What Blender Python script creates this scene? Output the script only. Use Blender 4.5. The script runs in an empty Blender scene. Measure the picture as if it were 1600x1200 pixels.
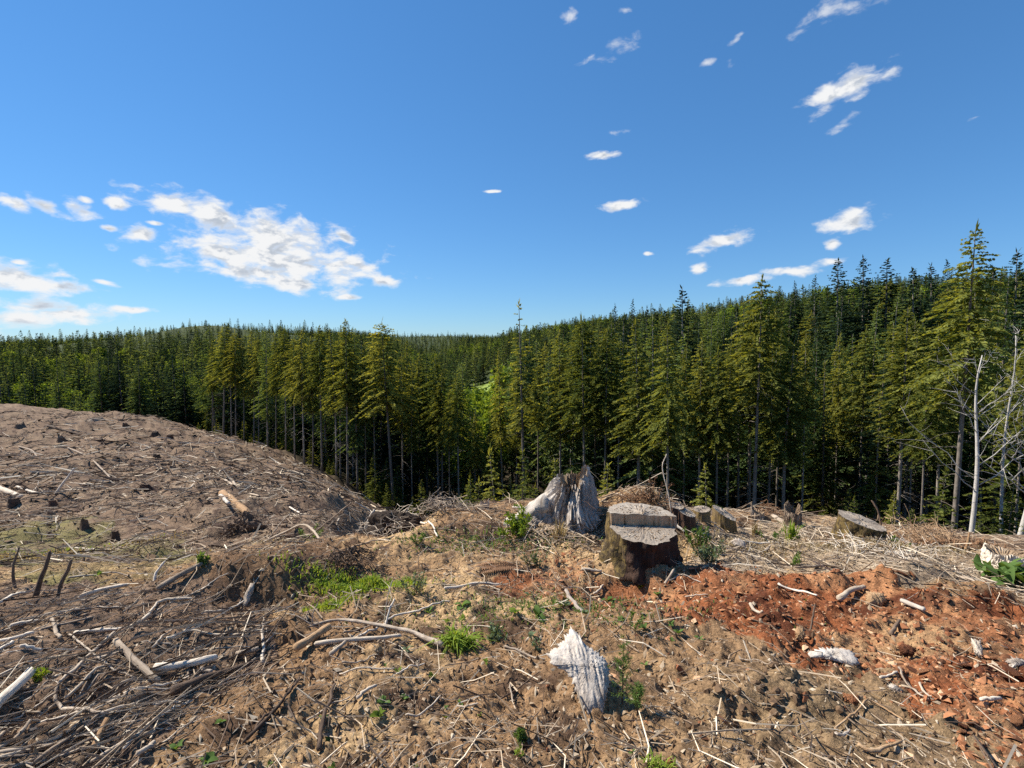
import bpy, math, random
import numpy as np
from mathutils import Vector, Matrix, Euler

R = math.radians
SC = bpy.context.scene
COL = SC.collection

# ------------------------------------------------------------------ camera
CAM_H = 1.70
PITCH = R(4.65)
FPX = 800.0                       # focal length in photo pixels (1600 wide)
cam_d = bpy.data.cameras.new('camera')
cam = bpy.data.objects.new('camera', cam_d)
COL.objects.link(cam)
cam.location = (0, 0, CAM_H)
cam.rotation_euler = (math.pi/2 - PITCH, 0, 0)
cam_d.sensor_width = 36
cam_d.lens = FPX/1600*36
cam_d.clip_start = 0.05
cam_d.clip_end = 20000
SC.camera = cam

# ------------------------------------------------------------------ sun + sky
SUN_EL, SUN_AZ = R(45), R(-66)    # azimuth from +Y, negative = left
sun_dir = Vector((math.sin(SUN_AZ)*math.cos(SUN_EL), math.cos(SUN_AZ)*math.cos(SUN_EL), math.sin(SUN_EL)))
sd = bpy.data.lights.new('sun', 'SUN')
sun = bpy.data.objects.new('sun', sd)
COL.objects.link(sun)
sd.energy = 5.0
sd.angle = R(0.53)
sd.color = (1.0, 0.93, 0.82)
sun.rotation_euler = (-sun_dir).to_track_quat('-Z', 'Y').to_euler()
sun.location = (-40, 30, 60)

SC.view_settings.view_transform = 'Standard'
SC.view_settings.look = 'None'
SC.view_settings.exposure = 0.80
SC.view_settings.gamma = 1.0
SC.view_settings.use_curve_mapping = False
SC.render.engine = 'CYCLES'
SC.cycles.use_denoising = False
SC.cycles.adaptive_threshold = 0.02
SC.cycles.max_bounces = 4
SC.cycles.diffuse_bounces = 2
SC.cycles.glossy_bounces = 2
SC.cycles.transmission_bounces = 2
SC.cycles.transparent_max_bounces = 6
SC.cycles.caustics_reflective = False
SC.cycles.caustics_refractive = False


def pix_dir(px, py):
    cx, cy = (px-800)/FPX, (600-py)/FPX
    f = np.array([0, math.cos(PITCH), -math.sin(PITCH)])
    u = np.array([0, math.sin(PITCH), math.cos(PITCH)])
    return f + cx*np.array([1., 0, 0]) + cy*u


def azel(px, py):
    d = pix_dir(px, py)
    d = d/np.linalg.norm(d)
    return math.atan2(d[0], d[1]), math.asin(d[2])


w = bpy.data.worlds.new('World')
SC.world = w
w.use_nodes = True
w.cycles.sampling_method = 'MANUAL'
w.cycles.sample_map_resolution = 512
nt = w.node_tree
nt.nodes.clear()


def N(tree, kind, **kw):
    n = tree.nodes.new(kind)
    for k, v in kw.items():
        if k == 'inp':
            for i, val in v.items():
                n.inputs[i].default_value = val
        else:
            setattr(n, k, v)
    return n


L = nt.links.new
out = N(nt, 'ShaderNodeOutputWorld')
sky = N(nt, 'ShaderNodeTexSky')
sky.sky_type = 'NISHITA'
sky.sun_disc = False
sky.sun_elevation = SUN_EL
sky.sun_rotation = SUN_AZ
sky.altitude = 200
sky.air_density = 1.0
sky.dust_density = 0.0
sky.ozone_density = 3.0
gam = N(nt, 'ShaderNodeGamma', inp={'Gamma': 0.66})
L(sky.outputs[0], gam.inputs['Color'])
tnt = N(nt, 'ShaderNodeMix', data_type='RGBA', blend_type='MULTIPLY', inp={0: 1.0})
tnt.inputs[7].default_value = (0.68, 0.99, 1.36, 1)
L(gam.outputs[0], tnt.inputs[6])
hsv = N(nt, 'ShaderNodeHueSaturation', inp={'Saturation': 1.12, 'Value': 1.0})
L(tnt.outputs[2], hsv.inputs['Color'])
bg1 = N(nt, 'ShaderNodeBackground', inp={'Strength': 0.104})
L(hsv.outputs[0], bg1.inputs['Color'])
tc = N(nt, 'ShaderNodeTexCoord')
nrm = N(nt, 'ShaderNodeVectorMath', operation='NORMALIZE')
L(tc.outputs['Generated'], nrm.inputs[0])
sep = N(nt, 'ShaderNodeSeparateXYZ')
L(nrm.outputs[0], sep.inputs[0])
az = N(nt, 'ShaderNodeMath', operation='ARCTAN2')
L(sep.outputs[0], az.inputs[0]); L(sep.outputs[1], az.inputs[1])
el = N(nt, 'ShaderNodeMath', operation='ARCSINE')
L(sep.outputs[2], el.inputs[0])
comb = N(nt, 'ShaderNodeCombineXYZ')
L(az.outputs[0], comb.inputs[0]); L(el.outputs[0], comb.inputs[1])
# clouds: fair-weather cumulus scraps: centre (photo px), half width/height px, tilt deg
CLOUDS = [
    (270, 318, 62, 20, -8), (340, 345, 60, 26, -20), (430, 372, 105, 36, -8), (395, 395, 120, 30, 2), (470, 410, 118, 34, -4),
    (400, 425, 70, 18, -5), (560, 412, 40, 15, -10), (450, 440, 85, 14, -10),
    (220, 366, 36, 15, -8), (170, 357, 18, 6, 0), (243, 349, 13, 4, 0),
    (30, 320, 30, 12, -25), (72, 325, 34, 15, -20), (128, 328, 30, 14, -20), (185, 318, 20, 9, 0), (133, 313, 12, 6, -10),
    (20, 433, 85, 22, -6), (95, 448, 60, 12, -8), (60, 478, 75, 11, 0), (110, 491, 70, 12, 0), (20, 500, 60, 16, 4), (30, 410, 16, 5, 0),
    (162, 440, 22, 6, -15), (205, 484, 40, 6, 0), (600, 440, 22, 10, -6), (546, 464, 22, 5, 0), (540, 370, 18, 9, -25),
    (1322, 138, 62, 20, 14), (1345, 126, 34, 15, 14), (1328, 345, 46, 20, 8), (1300, 380, 16, 11, 20), (1128, 377, 55, 14, 10), (1160, 438, 46, 8, 4), (1235, 425, 40, 8, -4),
    (1300, 410, 24, 7, 0), (1090, 421, 16, 8, 5), (970, 322, 34, 9, 8), (1013, 396, 8, 4, 0), (945, 242, 24, 8, 0), (770, 299, 15, 3, 4),
]
WISPS = [(1285, 22, 60, 20, 18), (1330, 10, 60, 18, 8), (960, 75, 44, 26, 18), (925, 88, 24, 8, 25), (1318, 192, 42, 14, 22), (1140, 95, 14, 16, 0), (1150, 62, 16, 8, 30), (1105, 98, 18, 8, 0), (892, 25, 16, 18, 0),
         (978, 15, 14, 8, 0), (1525, 183, 18, 5, 4), (965, 207, 26, 6, 0)]


def field(lst):
    prev = None
    for (px, py, hw, hh, t) in lst:
        if hw < 60:
            hw, hh = hw*0.88, hh*0.85
        a0, e0 = azel(px, py)
        a1, e1 = azel(px+hw, py)
        a2, e2 = azel(px, py-hh)
        mp = N(nt, 'ShaderNodeMapping', vector_type='TEXTURE')
        mp.inputs['Location'].default_value = (a0, e0, 0)
        mp.inputs['Rotation'].default_value = (0, 0, R(t))
        mp.inputs['Scale'].default_value = (abs(math.hypot(a1-a0, e1-e0)), abs(math.hypot(a2-a0, e2-e0)), 1)
        L(comb.outputs[0], mp.inputs[0])
        ln = N(nt, 'ShaderNodeVectorMath', operation='LENGTH')
        L(mp.outputs[0], ln.inputs[0])
        if prev is None:
            prev = ln.outputs['Value']
        else:
            mn = N(nt, 'ShaderNodeMath', operation='SMOOTH_MIN', inp={2: 0.18})
            L(prev, mn.inputs[0]); L(ln.outputs['Value'], mn.inputs[1])
            prev = mn.outputs[0]
    return prev


def madd(a, m, c):
    n = N(nt, 'ShaderNodeMath', operation='MULTIPLY_ADD', inp={1: m, 2: c})
    L(a, n.inputs[0])
    return n.outputs[0]


def addn(a, b):
    n = N(nt, 'ShaderNodeMath', operation='ADD')
    L(a, n.inputs[0]); L(b, n.inputs[1])
    return n.outputs[0]


def sstep(a, lo, hi, tmin=0., tmax=1.):
    n = N(nt, 'ShaderNodeMapRange', interpolation_type='SMOOTHSTEP', inp={1: lo, 2: hi, 3: tmin, 4: tmax})
    L(a, n.inputs[0])
    return n.outputs[0]


mpn = N(nt, 'ShaderNodeMapping')
mpn.inputs['Scale'].default_value = (1.0, 1.9, 1.0)
L(comb.outputs[0], mpn.inputs[0])
ns = N(nt, 'ShaderNodeTexNoise', inp={'Scale': 24.0, 'Detail': 7.0, 'Roughness': 0.56, 'Distortion': 0.25})
L(mpn.outputs[0], ns.inputs['Vector'])
ns2 = N(nt, 'ShaderNodeTexNoise', inp={'Scale': 24.0, 'Detail': 5.0, 'Roughness': 0.5, 'Distortion': 0.25})
mpn2 = N(nt, 'ShaderNodeMapping')
mpn2.inputs['Scale'].default_value = (1.0, 1.9, 1.0)
mpn2.inputs['Location'].default_value = (-0.008, 0.030, 0.0)      # same field sampled sunward: thick cloud there shades this spot
L(comb.outputs[0], mpn2.inputs[0]); L(mpn2.outputs[0], ns2.inputs['Vector'])
dc = addn(field(CLOUDS), madd(ns.outputs[0], 3.4, -1.95))
mask_c = sstep(dc, 1.08, 0.0)
dw = addn(field(WISPS), madd(ns.outputs[0], 4.2, -2.0))
mask_w = sstep(dw, 1.0, -0.4, 0.0, 0.7)
mx = N(nt, 'ShaderNodeMath', operation='MAXIMUM')
L(mask_c, mx.inputs[0]); L(mask_w, mx.inputs[1])
inner = sstep(dc, 0.75, -0.10)
shade = N(nt, 'ShaderNodeMath', operation='MULTIPLY')
L(inner, shade.inputs[0])
dif = N(nt, 'ShaderNodeMath', operation='SUBTRACT')
L(ns.outputs[0], dif.inputs[0]); L(ns2.outputs[0], dif.inputs[1])
L(sstep(dif.outputs[0], -0.06, 0.12), shade.inputs[1])
cmix = N(nt, 'ShaderNodeMix', data_type='RGBA')
cmix.inputs[6].default_value = (0.95, 0.96, 0.97, 1)
cmix.inputs[7].default_value = (0.52, 0.58, 0.67, 1)
L(shade.outputs[0], cmix.inputs[0])
bg2 = N(nt, 'ShaderNodeBackground', inp={'Strength': 0.55})
L(cmix.outputs[2], bg2.inputs['Color'])
mxs = N(nt, 'ShaderNodeMixShader')
L(mx.outputs[0], mxs.inputs[0]); L(bg1.outputs[0], mxs.inputs[1]); L(bg2.outputs[0], mxs.inputs[2])
L(mxs.outputs[0], out.inputs['Surface'])

# ------------------------------------------------------------------ numeric helpers
rng = np.random.default_rng(7)
random.seed(7)


def _h(ix, iy, s):
    n = (ix.astype(np.int64)*374761393 + iy.astype(np.int64)*668265263 + s*974711) & 0x7fffffff
    n = (n ^ (n >> 13))*1274126177 & 0x7fffffff
    n = (n ^ (n >> 16)) & 0xffff
    return n/65535.0


def vnoise(x, y, s=0):
    ix, iy = np.floor(x), np.floor(y)
    fx, fy = x-ix, y-iy
    fx = fx*fx*fx*(fx*(fx*6-15)+10); fy = fy*fy*fy*(fy*(fy*6-15)+10)
    a, b = _h(ix, iy, s), _h(ix+1, iy, s)
    c, d = _h(ix, iy+1, s), _h(ix+1, iy+1, s)
    return (a*(1-fx)+b*fx)*(1-fy)+(c*(1-fx)+d*fx)*fy - 0.5


def fbm(x, y, s=0, oct=3):
    v, a = 0, 1.0
    for k in range(oct):
        v = v + a*vnoise(x*2**k+17.3*k, y*2**k-9.1*k, s+k)
        a *= 0.5
    return v


def at_depth(px, py, depth):
    d = pix_dir(px, py)
    return np.array([0, 0, CAM_H]) + d*(depth/d[1])


# ------------------------------------------------------------------ terrain
CP = []
for py in (845, 860, 880, 905, 950, 1010, 1100, 1250):          # knoll we stand on: falls away gently
    for px in (-300, 60, 250, 450, 620, 800, 1000, 1200, 1400, 1650, 1950):
        if (px < 560 and py < 900) or (px > 1300 and py < 905):
            continue
        d = pix_dir(px, py)
        t = -CAM_H/(d[2]+0.12*d[1])
        CP.append((d[0]*t, d[1]*t, CAM_H+d[2]*t))
for (px, py, dep) in [
    (640, 830, 7.0), (700, 803, 7.8), (760, 790, 8.2), (860, 792, 8.2), (950, 797, 8.0), (1050, 800, 7.8), (1200, 806, 7.5), (1330, 822, 7.0), (1450, 836, 6.7), (1600, 856, 6.2), (1800, 880, 5.8),
    (-300, 880, 8.0), (60, 885, 7.6), (250, 880, 7.4), (400, 868, 7.2), (520, 850, 7.6),
    (-300, 850, 11.5), (60, 850, 11.5), (250, 845, 11), (400, 838, 10), (500, 828, 10.5),
    (-300, 800, 18), (0, 800, 18), (200, 800, 17), (350, 802, 15), (450, 806, 14), (540, 812, 13.5),
    (-300, 742, 27), (0, 750, 26), (200, 752, 26), (350, 760, 23), (450, 770, 22), (530, 790, 20),
    (-300, 690, 42), (0, 700, 40), (200, 703, 40), (350, 720, 38), (450, 742, 34), (540, 776, 31), (600, 802, 28),
    (-300, 640, 72), (0, 644, 70), (120, 648, 70), (220, 657, 68), (300, 668, 64), (360, 684, 58), (430, 703, 52), (500, 740, 44), (560, 775, 40), (615, 800, 37),
    (770, 602, 220), (770, 640, 150),
]:
    CP.append(tuple(at_depth(px, py, dep)))


def cz(px, dep, z):
    CP.append(((px-800)/FPX*dep*1.0, dep, z))


for px in (700, 850, 1000, 1200, 1400, 1600, 1900):
    cz(px, 11, -2.6); cz(px, 15, -5.0); cz(px, 22, -8.4); cz(px, 32, -11.8); cz(px, 48, -15.5)
for px in (600, 650):
    cz(px, 10, -2.4); cz(px, 14, -5.0); cz(px, 22, -8.2)
for px in (-500, 0, 150, 300):
    cz(px, 95, -20); cz(px, 130, -27); cz(px, 190, -26); cz(px, 300, -13)
for px in (420, 540):
    cz(px, 75, -17); cz(px, 110, -22); cz(px, 190, -23); cz(px, 300, -15)
for px in (620, 720):
    cz(px, 60, -18); cz(px, 90, -20); cz(px, 160, -22); cz(px, 300, -20)
for px, z in ((-800, -10), (0, -9), (150, 0), (300, 11), (450, 10), (560, 4), (620, -10), (700, -22)):
    cz(px, 420, z); cz(px, 620, z-14)
cz(640, 900, -22); cz(720, 900, -10)
for px, z in ((500, 14), (620, 17), (700, 20), (800, 20)):
    cz(px, 1600, z)
for px, z in ((720, -9), (800, -2), (900, 9), (1000, 14)):
    cz(px, 520, z)
for px, a, b, c, d in ((900, -18, -16, -10, 0), (1000, -15, -12, -5, 6), (1100, -14, -8, 1, 14), (1250, -12, -5, 8, 25), (1400, -11, -2, 12, 28), (1600, -10, 0, 15, 31), (2000, -9, 2, 18, 34)):
    cz(px, 70, a); cz(px, 120, b); cz(px, 200, c); cz(px, 310, d)
for px in (1100, 1300, 1600, 2100):
    cz(px, 480, 22)
for a in range(0, 360, 30):
    CP.append((3500*math.sin(R(a)), 3500*math.cos(R(a)), -30))
for (x, y, z) in ((0, -3, .3), (4, -4, .3), (-4, -4, .3), (0, -12, .9), (15, -10, 0.5), (-15, -10, .2), (0, -60, 1), (60, -60, -2), (-60, -60, -2), (-30, 0, -1.5), (30, 0, -2.0), (0, -400, 0), (400, -100, 0), (-400, -100, -8)):
    CP.append((x, y, z))
CP = np.array(CP)
WA = 4.0


def warp(x, y):
    return np.arcsinh(x/WA), np.arcsinh(y/WA)


def phi(r2):
    return -np.sqrt(r2+0.012)


_u, _v = warp(CP[:, 0], CP[:, 1])
_n = len(CP)
_A = np.zeros((_n+3, _n+3))
_A[:_n, :_n] = phi((_u[:, None]-_u)**2+(_v[:, None]-_v)**2) - np.eye(_n)*0.002
_A[:_n, _n] = 1; _A[:_n, _n+1] = _u; _A[:_n, _n+2] = _v
_A[_n:, :_n] = _A[:_n, _n:].T
_W = np.linalg.solve(_A, np.concatenate([CP[:, 2], np.zeros(3)]))


def h_base(x, y):
    x = np.atleast_1d(np.asarray(x, float)); y = np.atleast_1d(np.asarray(y, float))
    sh = x.shape
    u, v = warp(x.ravel(), y.ravel())
    res = np.empty(len(u))
    for i in range(0, len(u), 20000):
        a, b = u[i:i+20000, None], v[i:i+20000, None]
        res[i:i+20000] = phi((a-_u)**2+(b-_v)**2) @ _W[:_n] + _W[_n] + _W[_n+1]*a[:, 0] + _W[_n+2]*b[:, 0]
    return res.reshape(sh)


BUMPS = []      # x, y, amp, sx, sy, rot


def h_bump(x, y):
    z = np.zeros_like(x)
    for (bx, by, a, sx, sy, ro) in BUMPS:
        dx, dy = x-bx, y-by
        c, s = math.cos(ro), math.sin(ro)
        q = ((dx*c+dy*s)/sx)**2+((-dx*s+dy*c)/sy)**2
        z = z + a*np.exp(-q**1.3)
    return z


def h_mid(x, y):
    x = np.atleast_1d(np.asarray(x, float)); y = np.atleast_1d(np.asarray(y, float))
    return h_base(x, y)+h_bump(x, y)


def ground_hit(px, py):
    d = pix_dir(px, py)
    t = np.geomspace(1.0, 400, 110)
    for _ in range(2):
        P = np.array([0, 0, CAM_H])+t[:, None]*d
        f = P[:, 2]-h_mid(P[:, 0], P[:, 1])
        k = np.argmax(f < 0)
        if f[k] >= 0:
            k = len(t)-1
        if _ == 0:
            t = np.linspace(t[max(k-1, 0)], t[k], 12)
    a, b = f[max(k-1, 0)], f[k]
    tt = t[max(k-1, 0)]+(t[k]-t[max(k-1, 0)])*(a/(a-b) if a != b else 0)
    return np.array([0, 0, CAM_H])+tt*d


def add_bump(px, py, amp, wx, wy, ro=0):
    p = ground_hit(px, py)
    BUMPS.append((p[0], p[1], amp, wx, wy, ro))


add_bump(430, 905, 0.20, 0.95, 0.30, R(10))        # earth bank, left of the grass
add_bump(390, 940, -0.13, 0.45, 0.22)               # dark hollow below it
add_bump(625, 822, 0.42, 0.72, 0.30)                # root-wad mound on the rim
add_bump(690, 812, 0.15, 0.5, 0.3)
add_bump(1412, 925, 0.22, 0.42, 0.16, R(-8))        # rotten log ridge
add_bump(1255, 918, 0.11, 0.45, 0.15, R(-8))
add_bump(1520, 950, 0.10, 0.5, 0.16, R(-12))
add_bump(880, 845, 0.08, 0.75, 0.45)                # mound under the grey stump
add_bump(735, 1052, -0.09, 0.10, 0.05)              # small burrow
add_bump(1180, 1090, 0.09, 0.35, 0.16, R(15))       # clod heap
add_bump(1160, 1125, -0.07, 0.16, 0.08)
add_bump(1010, 1215, -0.06, 0.3, 0.06)
add_bump(80, 1110, -0.10, 0.35, 0.15, R(30))
add_bump(360, 1000, 0.06, 0.5, 0.2, R(20))


def inside(poly, x, y):
    r = np.zeros(x.shape, bool)
    n = len(poly)
    for i in range(n):
        x1, y1 = poly[i][:2]; x2, y2 = poly[(i+1) % n][:2]
        c = ((y1 > y) != (y2 > y)) & (x < (x2-x1)*(y-y1)/((y2-y1) if y2 != y1 else 1e-9)+x1)
        r ^= c
    return r


def zone(pts):
    return [ground_hit(*p) for p in pts]


Z_ORANGE = zone([(1085, 880), (1180, 895), (1300, 900), (1400, 895), (1480, 925), (1600, 950), (1760, 985), (1760, 1260), (1560, 1210), (1480, 1120), (1380, 1060), (1260, 1040), (1180, 1000), (1100, 985), (1010, 955), (1030, 915)])
Z_ORANGE2 = zone([(760, 905), (840, 880), (890, 855), (928, 884), (950, 908), (1030, 918), (1015, 955), (930, 962), (860, 932), (800, 942), (730, 935)])
Z_PALE = zone([(1060, 885), (1090, 845), (1150, 815), (1300, 822), (1450, 842), (1650, 870), (1650, 930), (1560, 905), (1460, 912), (1380, 895), (1250, 893), (1150, 886)])
Z_SLASH = zone([(-200, 905), (150, 905), (300, 915), (420, 950), (440, 1010), (420, 1060), (330, 1100), (260, 1150), (200, 1230), (-200, 1260)])
Z_BANK = zone([(330, 885), (420, 862), (560, 870), (590, 905), (500, 950), (400, 970), (330, 950)])
Z_MOSS = zone([(-100, 870), (0, 815), (120, 800), (260, 830), (330, 880), (250, 905), (60, 905)])
EDGE = [(-1500, 80), (-400, 78), (0, 80), (300, 70), (345, 60), (430, 54), (500, 46), (560, 41), (600, 38), (700, 26), (850, 20), (1000, 17), (1250, 15), (1600, 13), (2600, 12)]


def edge_depth(x, y):
    px = 800+FPX*x/np.maximum(y, 1e-3)
    return np.interp(px, [e[0] for e in EDGE], [e[1] for e in EDGE])


def detail_amp(x, y):
    return np.hypot(x, y)


def h_full(x, y):
    x = np.atleast_1d(np.asarray(x, float)); y = np.atleast_1d(np.asarray(y, float))
    r = np.hypot(x, y)
    z = h_mid(x, y)
    near = np.clip((60-r)/40, 0, 1)
    z = z + 0.10*fbm(x/1.3, y/1.3, 1, 2)*np.clip(r/4, 0.5, 1.6)
    z = z + near*0.085*fbm(x/0.42, y/0.42, 11, 2)
    n1 = fbm(x/0.16, y/0.16, 21, 2)
    z = z + near*0.06*(np.abs(n1)*1.4-0.2)
    z = z + np.clip((16-r)/10, 0, 1)*0.03*fbm(x/0.055, y/0.055, 31, 2)
    # hummocks on the cut-over slope
    hm = np.clip((r-9)/8, 0, 1)*np.clip((110-r)/40, 0, 1)
    z = z - hm*0.34 + hm*(0.75*np.maximum(fbm(x/3.2, y/3.2, 41, 2), -0.15)+0.55*np.maximum(vnoise(x/0.9, y/0.9, 44), 0.08)+0.40*np.maximum(vnoise(x/0.45, y/0.45, 45), 0.05))
    z = z + np.clip((r-120)/300, 0, 1)*6*fbm(x/60, y/60, 51, 2)
    o = inside(Z_ORANGE, x+0.3*vnoise(x*3, y*3, 60), y+0.3*vnoise(x*3, y*3, 61))
    z = z + o*0.05*np.abs(fbm(x/0.22+y/0.5, y/0.10, 71, 2))
    return z


def gz(x, y):
    return float(h_full([x], [y])[0])


def ground_pt(px, py):
    p = ground_hit(px, py)
    p[2] = gz(p[0], p[1])
    return p


# ------------------------------------------------------------------ object helpers
def mesh_np(name, V, F, mats=None, smooth=False, mat_idx=None, fattr=None, vcol=None):
    """V (n,3); F list of int arrays (m,k)"""
    me = bpy.data.meshes.new(name)
    V = np.asarray(V, np.float32)
    if not isinstance(F, list):
        F = [F]
    F = [np.asarray(f, np.int32) for f in F if len(f)]
    loops = np.concatenate([f.ravel() for f in F])
    counts = np.concatenate([np.full(len(f), f.shape[1], np.int32) for f in F])
    me.vertices.add(len(V)); me.vertices.foreach_set('co', V.ravel())
    me.loops.add(len(loops)); me.loops.foreach_set('vertex_index', loops)
    me.polygons.add(len(counts))
    st = np.concatenate([[0], np.cumsum(counts)[:-1]]).astype(np.int32)
    me.polygons.foreach_set('loop_start', st)
    if mat_idx is not None:
        me.polygons.foreach_set('material_index', np.asarray(mat_idx, np.int32))
    me.polygons.foreach_set('use_smooth', np.full(len(counts), smooth, bool))
    me.update(calc_edges=True)
    me.validate(verbose=False)
    if fattr is not None:
        at = me.attributes.new('tint', 'FLOAT', 'FACE')
        at.data.foreach_set('value', np.asarray(fattr, np.float32))
    if vcol is not None:
        at = me.attributes.new('hue', 'FLOAT_COLOR', 'POINT')
        at.data.foreach_set('color', np.concatenate([vcol, np.ones((len(vcol), 1))], 1).astype(np.float32).ravel())
    for m in (mats if isinstance(mats, (list, tuple)) else [mats]):
        if m:
            me.materials.append(m)
    return me


def obj(name, me, parent=None, loc=None):
    o = bpy.data.objects.new(name, me)
    COL.objects.link(o)
    if parent is not None:
        o.parent = parent
    if loc is not None:
        o.location = loc
    return o


def tag(o, label=None, cat=None, group=None, kind=None):
    if label: o['label'] = label
    if cat: o['category'] = cat
    if group: o['group'] = group
    if kind: o['kind'] = kind
    return o


def thing(name, loc, label, cat, group=None):
    return tag(obj(name, None, loc=loc), label, cat, group)


# ------------------------------------------------------------------ materials
def new_mat(name):
    m = bpy.data.materials.new(name)
    m.use_nodes = True
    t = m.node_tree
    b = t.nodes['Principled BSDF']
    b.inputs['Specular IOR Level'].default_value = 0.2
    return m, t, b


def ramp(t, fac, stops):
    r = N(t, 'ShaderNodeValToRGB')
    e = r.color_ramp.elements
    while len(e) < len(stops):
        e.new(0.5)
    for el_, (p, c) in zip(e, stops):
        el_.position = p
        el_.color = (*c, 1)
    t.links.new(fac, r.inputs[0])
    return r.outputs[0]


def wood_mat(name, a, b, c, scale=9.0, stretch=0.12, bump=0.5, rand=0.35, moss=None):
    """weathered wood: grain runs along local Z of generated/object space noise, tone differs per object"""
    m, t, bs = new_mat(name)
    l = t.links.new
    tcn = N(t, 'ShaderNodeTexCoord')
    mp = N(t, 'ShaderNodeMapping')
    mp.inputs['Scale'].default_value = (1, 1, stretch)
    l(tcn.outputs['Object'], mp.inputs[0])
    n1 = N(t, 'ShaderNodeTexNoise', inp={'Scale': scale*6, 'Detail': 5.0, 'Roughness': 0.7})
    l(mp.outputs[0], n1.inputs['Vector'])
    n2 = N(t, 'ShaderNodeTexNoise', inp={'Scale': scale, 'Detail': 3.0, 'Roughness': 0.6})
    l(tcn.outputs['Object'], n2.inputs['Vector'])
    oi = N(t, 'ShaderNodeObjectInfo')
    ad = N(t, 'ShaderNodeMath', operation='MULTIPLY_ADD', inp={1: 0.55, 2: -0.02})
    l(n1.outputs[0], ad.inputs[0])
    ad2 = N(t, 'ShaderNodeMath', operation='MULTIPLY_ADD', inp={1: 0.45})
    l(n2.outputs[0], ad2.inputs[0]); l(ad.outputs[0], ad2.inputs[2])
    ad3 = N(t, 'ShaderNodeMath', operation='MULTIPLY_ADD', inp={1: rand})
    sub = N(t, 'ShaderNodeMath', operation='SUBTRACT', inp={1: 0.5})
    l(oi.outputs['Random'], sub.inputs[0])
    l(sub.outputs[0], ad3.inputs[0]); l(ad2.outputs[0], ad3.inputs[2])
    col = ramp(t, ad3.outputs[0], [(0.30, a), (0.5, b), (0.70, c)])
    if moss:
        n3 = N(t, 'ShaderNodeTexNoise', inp={'Scale': scale*3.0, 'Detail': 7.0, 'Roughness': 0.7})
        l(tcn.outputs['Object'], n3.inputs['Vector'])
        mr = N(t, 'ShaderNodeMapRange', inp={1: 0.44, 2: 0.62})
        l(n3.outputs[0], mr.inputs[0])
        mxm = N(t, 'ShaderNodeMix', data_type='RGBA')
        mxm.inputs[7].default_value = (*moss, 1)
        l(mr.outputs[0], mxm.inputs[0]); l(col, mxm.inputs[6])
        col = mxm.outputs[2]
    l(col, bs.inputs['Base Color'])
    bs.inputs['Roughness'].default_value = 0.85
    bp = N(t, 'ShaderNodeBump', inp={'Strength': bump, 'Distance': 0.02})
    l(n1.outputs[0], bp.inputs['Height']); l(bp.outputs[0], bs.inputs['Normal'])
    return m


M = {}
M['pale'] = wood_mat('bleached_wood', (0.27, 0.205, 0.15), (0.53, 0.445, 0.35), (0.72, 0.64, 0.53))
M['grey'] = wood_mat('grey_branch', (0.19, 0.14, 0.10), (0.39, 0.31, 0.23), (0.58, 0.49, 0.38))
M['brown'] = wood_mat('brown_bark', (0.055, 0.036, 0.025), (0.12, 0.08, 0.055), (0.22, 0.15, 0.10))
M['tan'] = wood_mat('peeled_wood', (0.24, 0.14, 0.07), (0.38, 0.24, 0.13), (0.52, 0.37, 0.23))
M['orange'] = wood_mat('rotten_red_wood', (0.13, 0.050, 0.024), (0.27, 0.105, 0.046), (0.42, 0.20, 0.095), scale=14, stretch=0.5, bump=0.9, rand=0.5)
M['white'] = wood_mat('silver_weathered_wood', (0.15, 0.105, 0.075), (0.50, 0.44, 0.375), (0.70, 0.65, 0.58), scale=2.8, stretch=0.10, bump=0.7, rand=0.1)
M['stumpbark'] = wood_mat('stump_bark', (0.035, 0.020, 0.014), (0.10, 0.055, 0.036), (0.21, 0.125, 0.085), scale=6, bump=1.0)
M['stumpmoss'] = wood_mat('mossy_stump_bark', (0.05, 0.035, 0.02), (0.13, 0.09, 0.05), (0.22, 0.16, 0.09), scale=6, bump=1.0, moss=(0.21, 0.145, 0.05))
M['cut'] = wood_mat('weathered_cut_wood', (0.22, 0.17, 0.13), (0.36, 0.30, 0.235), (0.48, 0.43, 0.36), scale=8, stretch=1.0, bump=0.3, rand=0.1)
def add_rings(m):
    """growth rings round the object's own axis over the wood tone"""
    t = m.node_tree; l = t.links.new
    bs = t.nodes['Principled BSDF']
    src = bs.inputs['Base Color'].links[0].from_socket
    tcn = N(t, 'ShaderNodeTexCoord')
    wv = N(t, 'ShaderNodeTexWave', wave_type='RINGS', rings_direction='Z', inp={'Scale': 22.0, 'Distortion': 5.0, 'Detail': 3.0, 'Detail Scale': 2.0})
    l(tcn.outputs['Object'], wv.inputs['Vector'])
    mr = N(t, 'ShaderNodeMapRange', inp={3: 0.62, 4: 1.12})
    l(wv.outputs['Fac'], mr.inputs[0])
    sc_ = N(t, 'ShaderNodeVectorMath', operation='SCALE')
    l(src, sc_.inputs[0]); l(mr.outputs[0], sc_.inputs['Scale'])
    l(sc_.outputs[0], bs.inputs['Base Color'])


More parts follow.
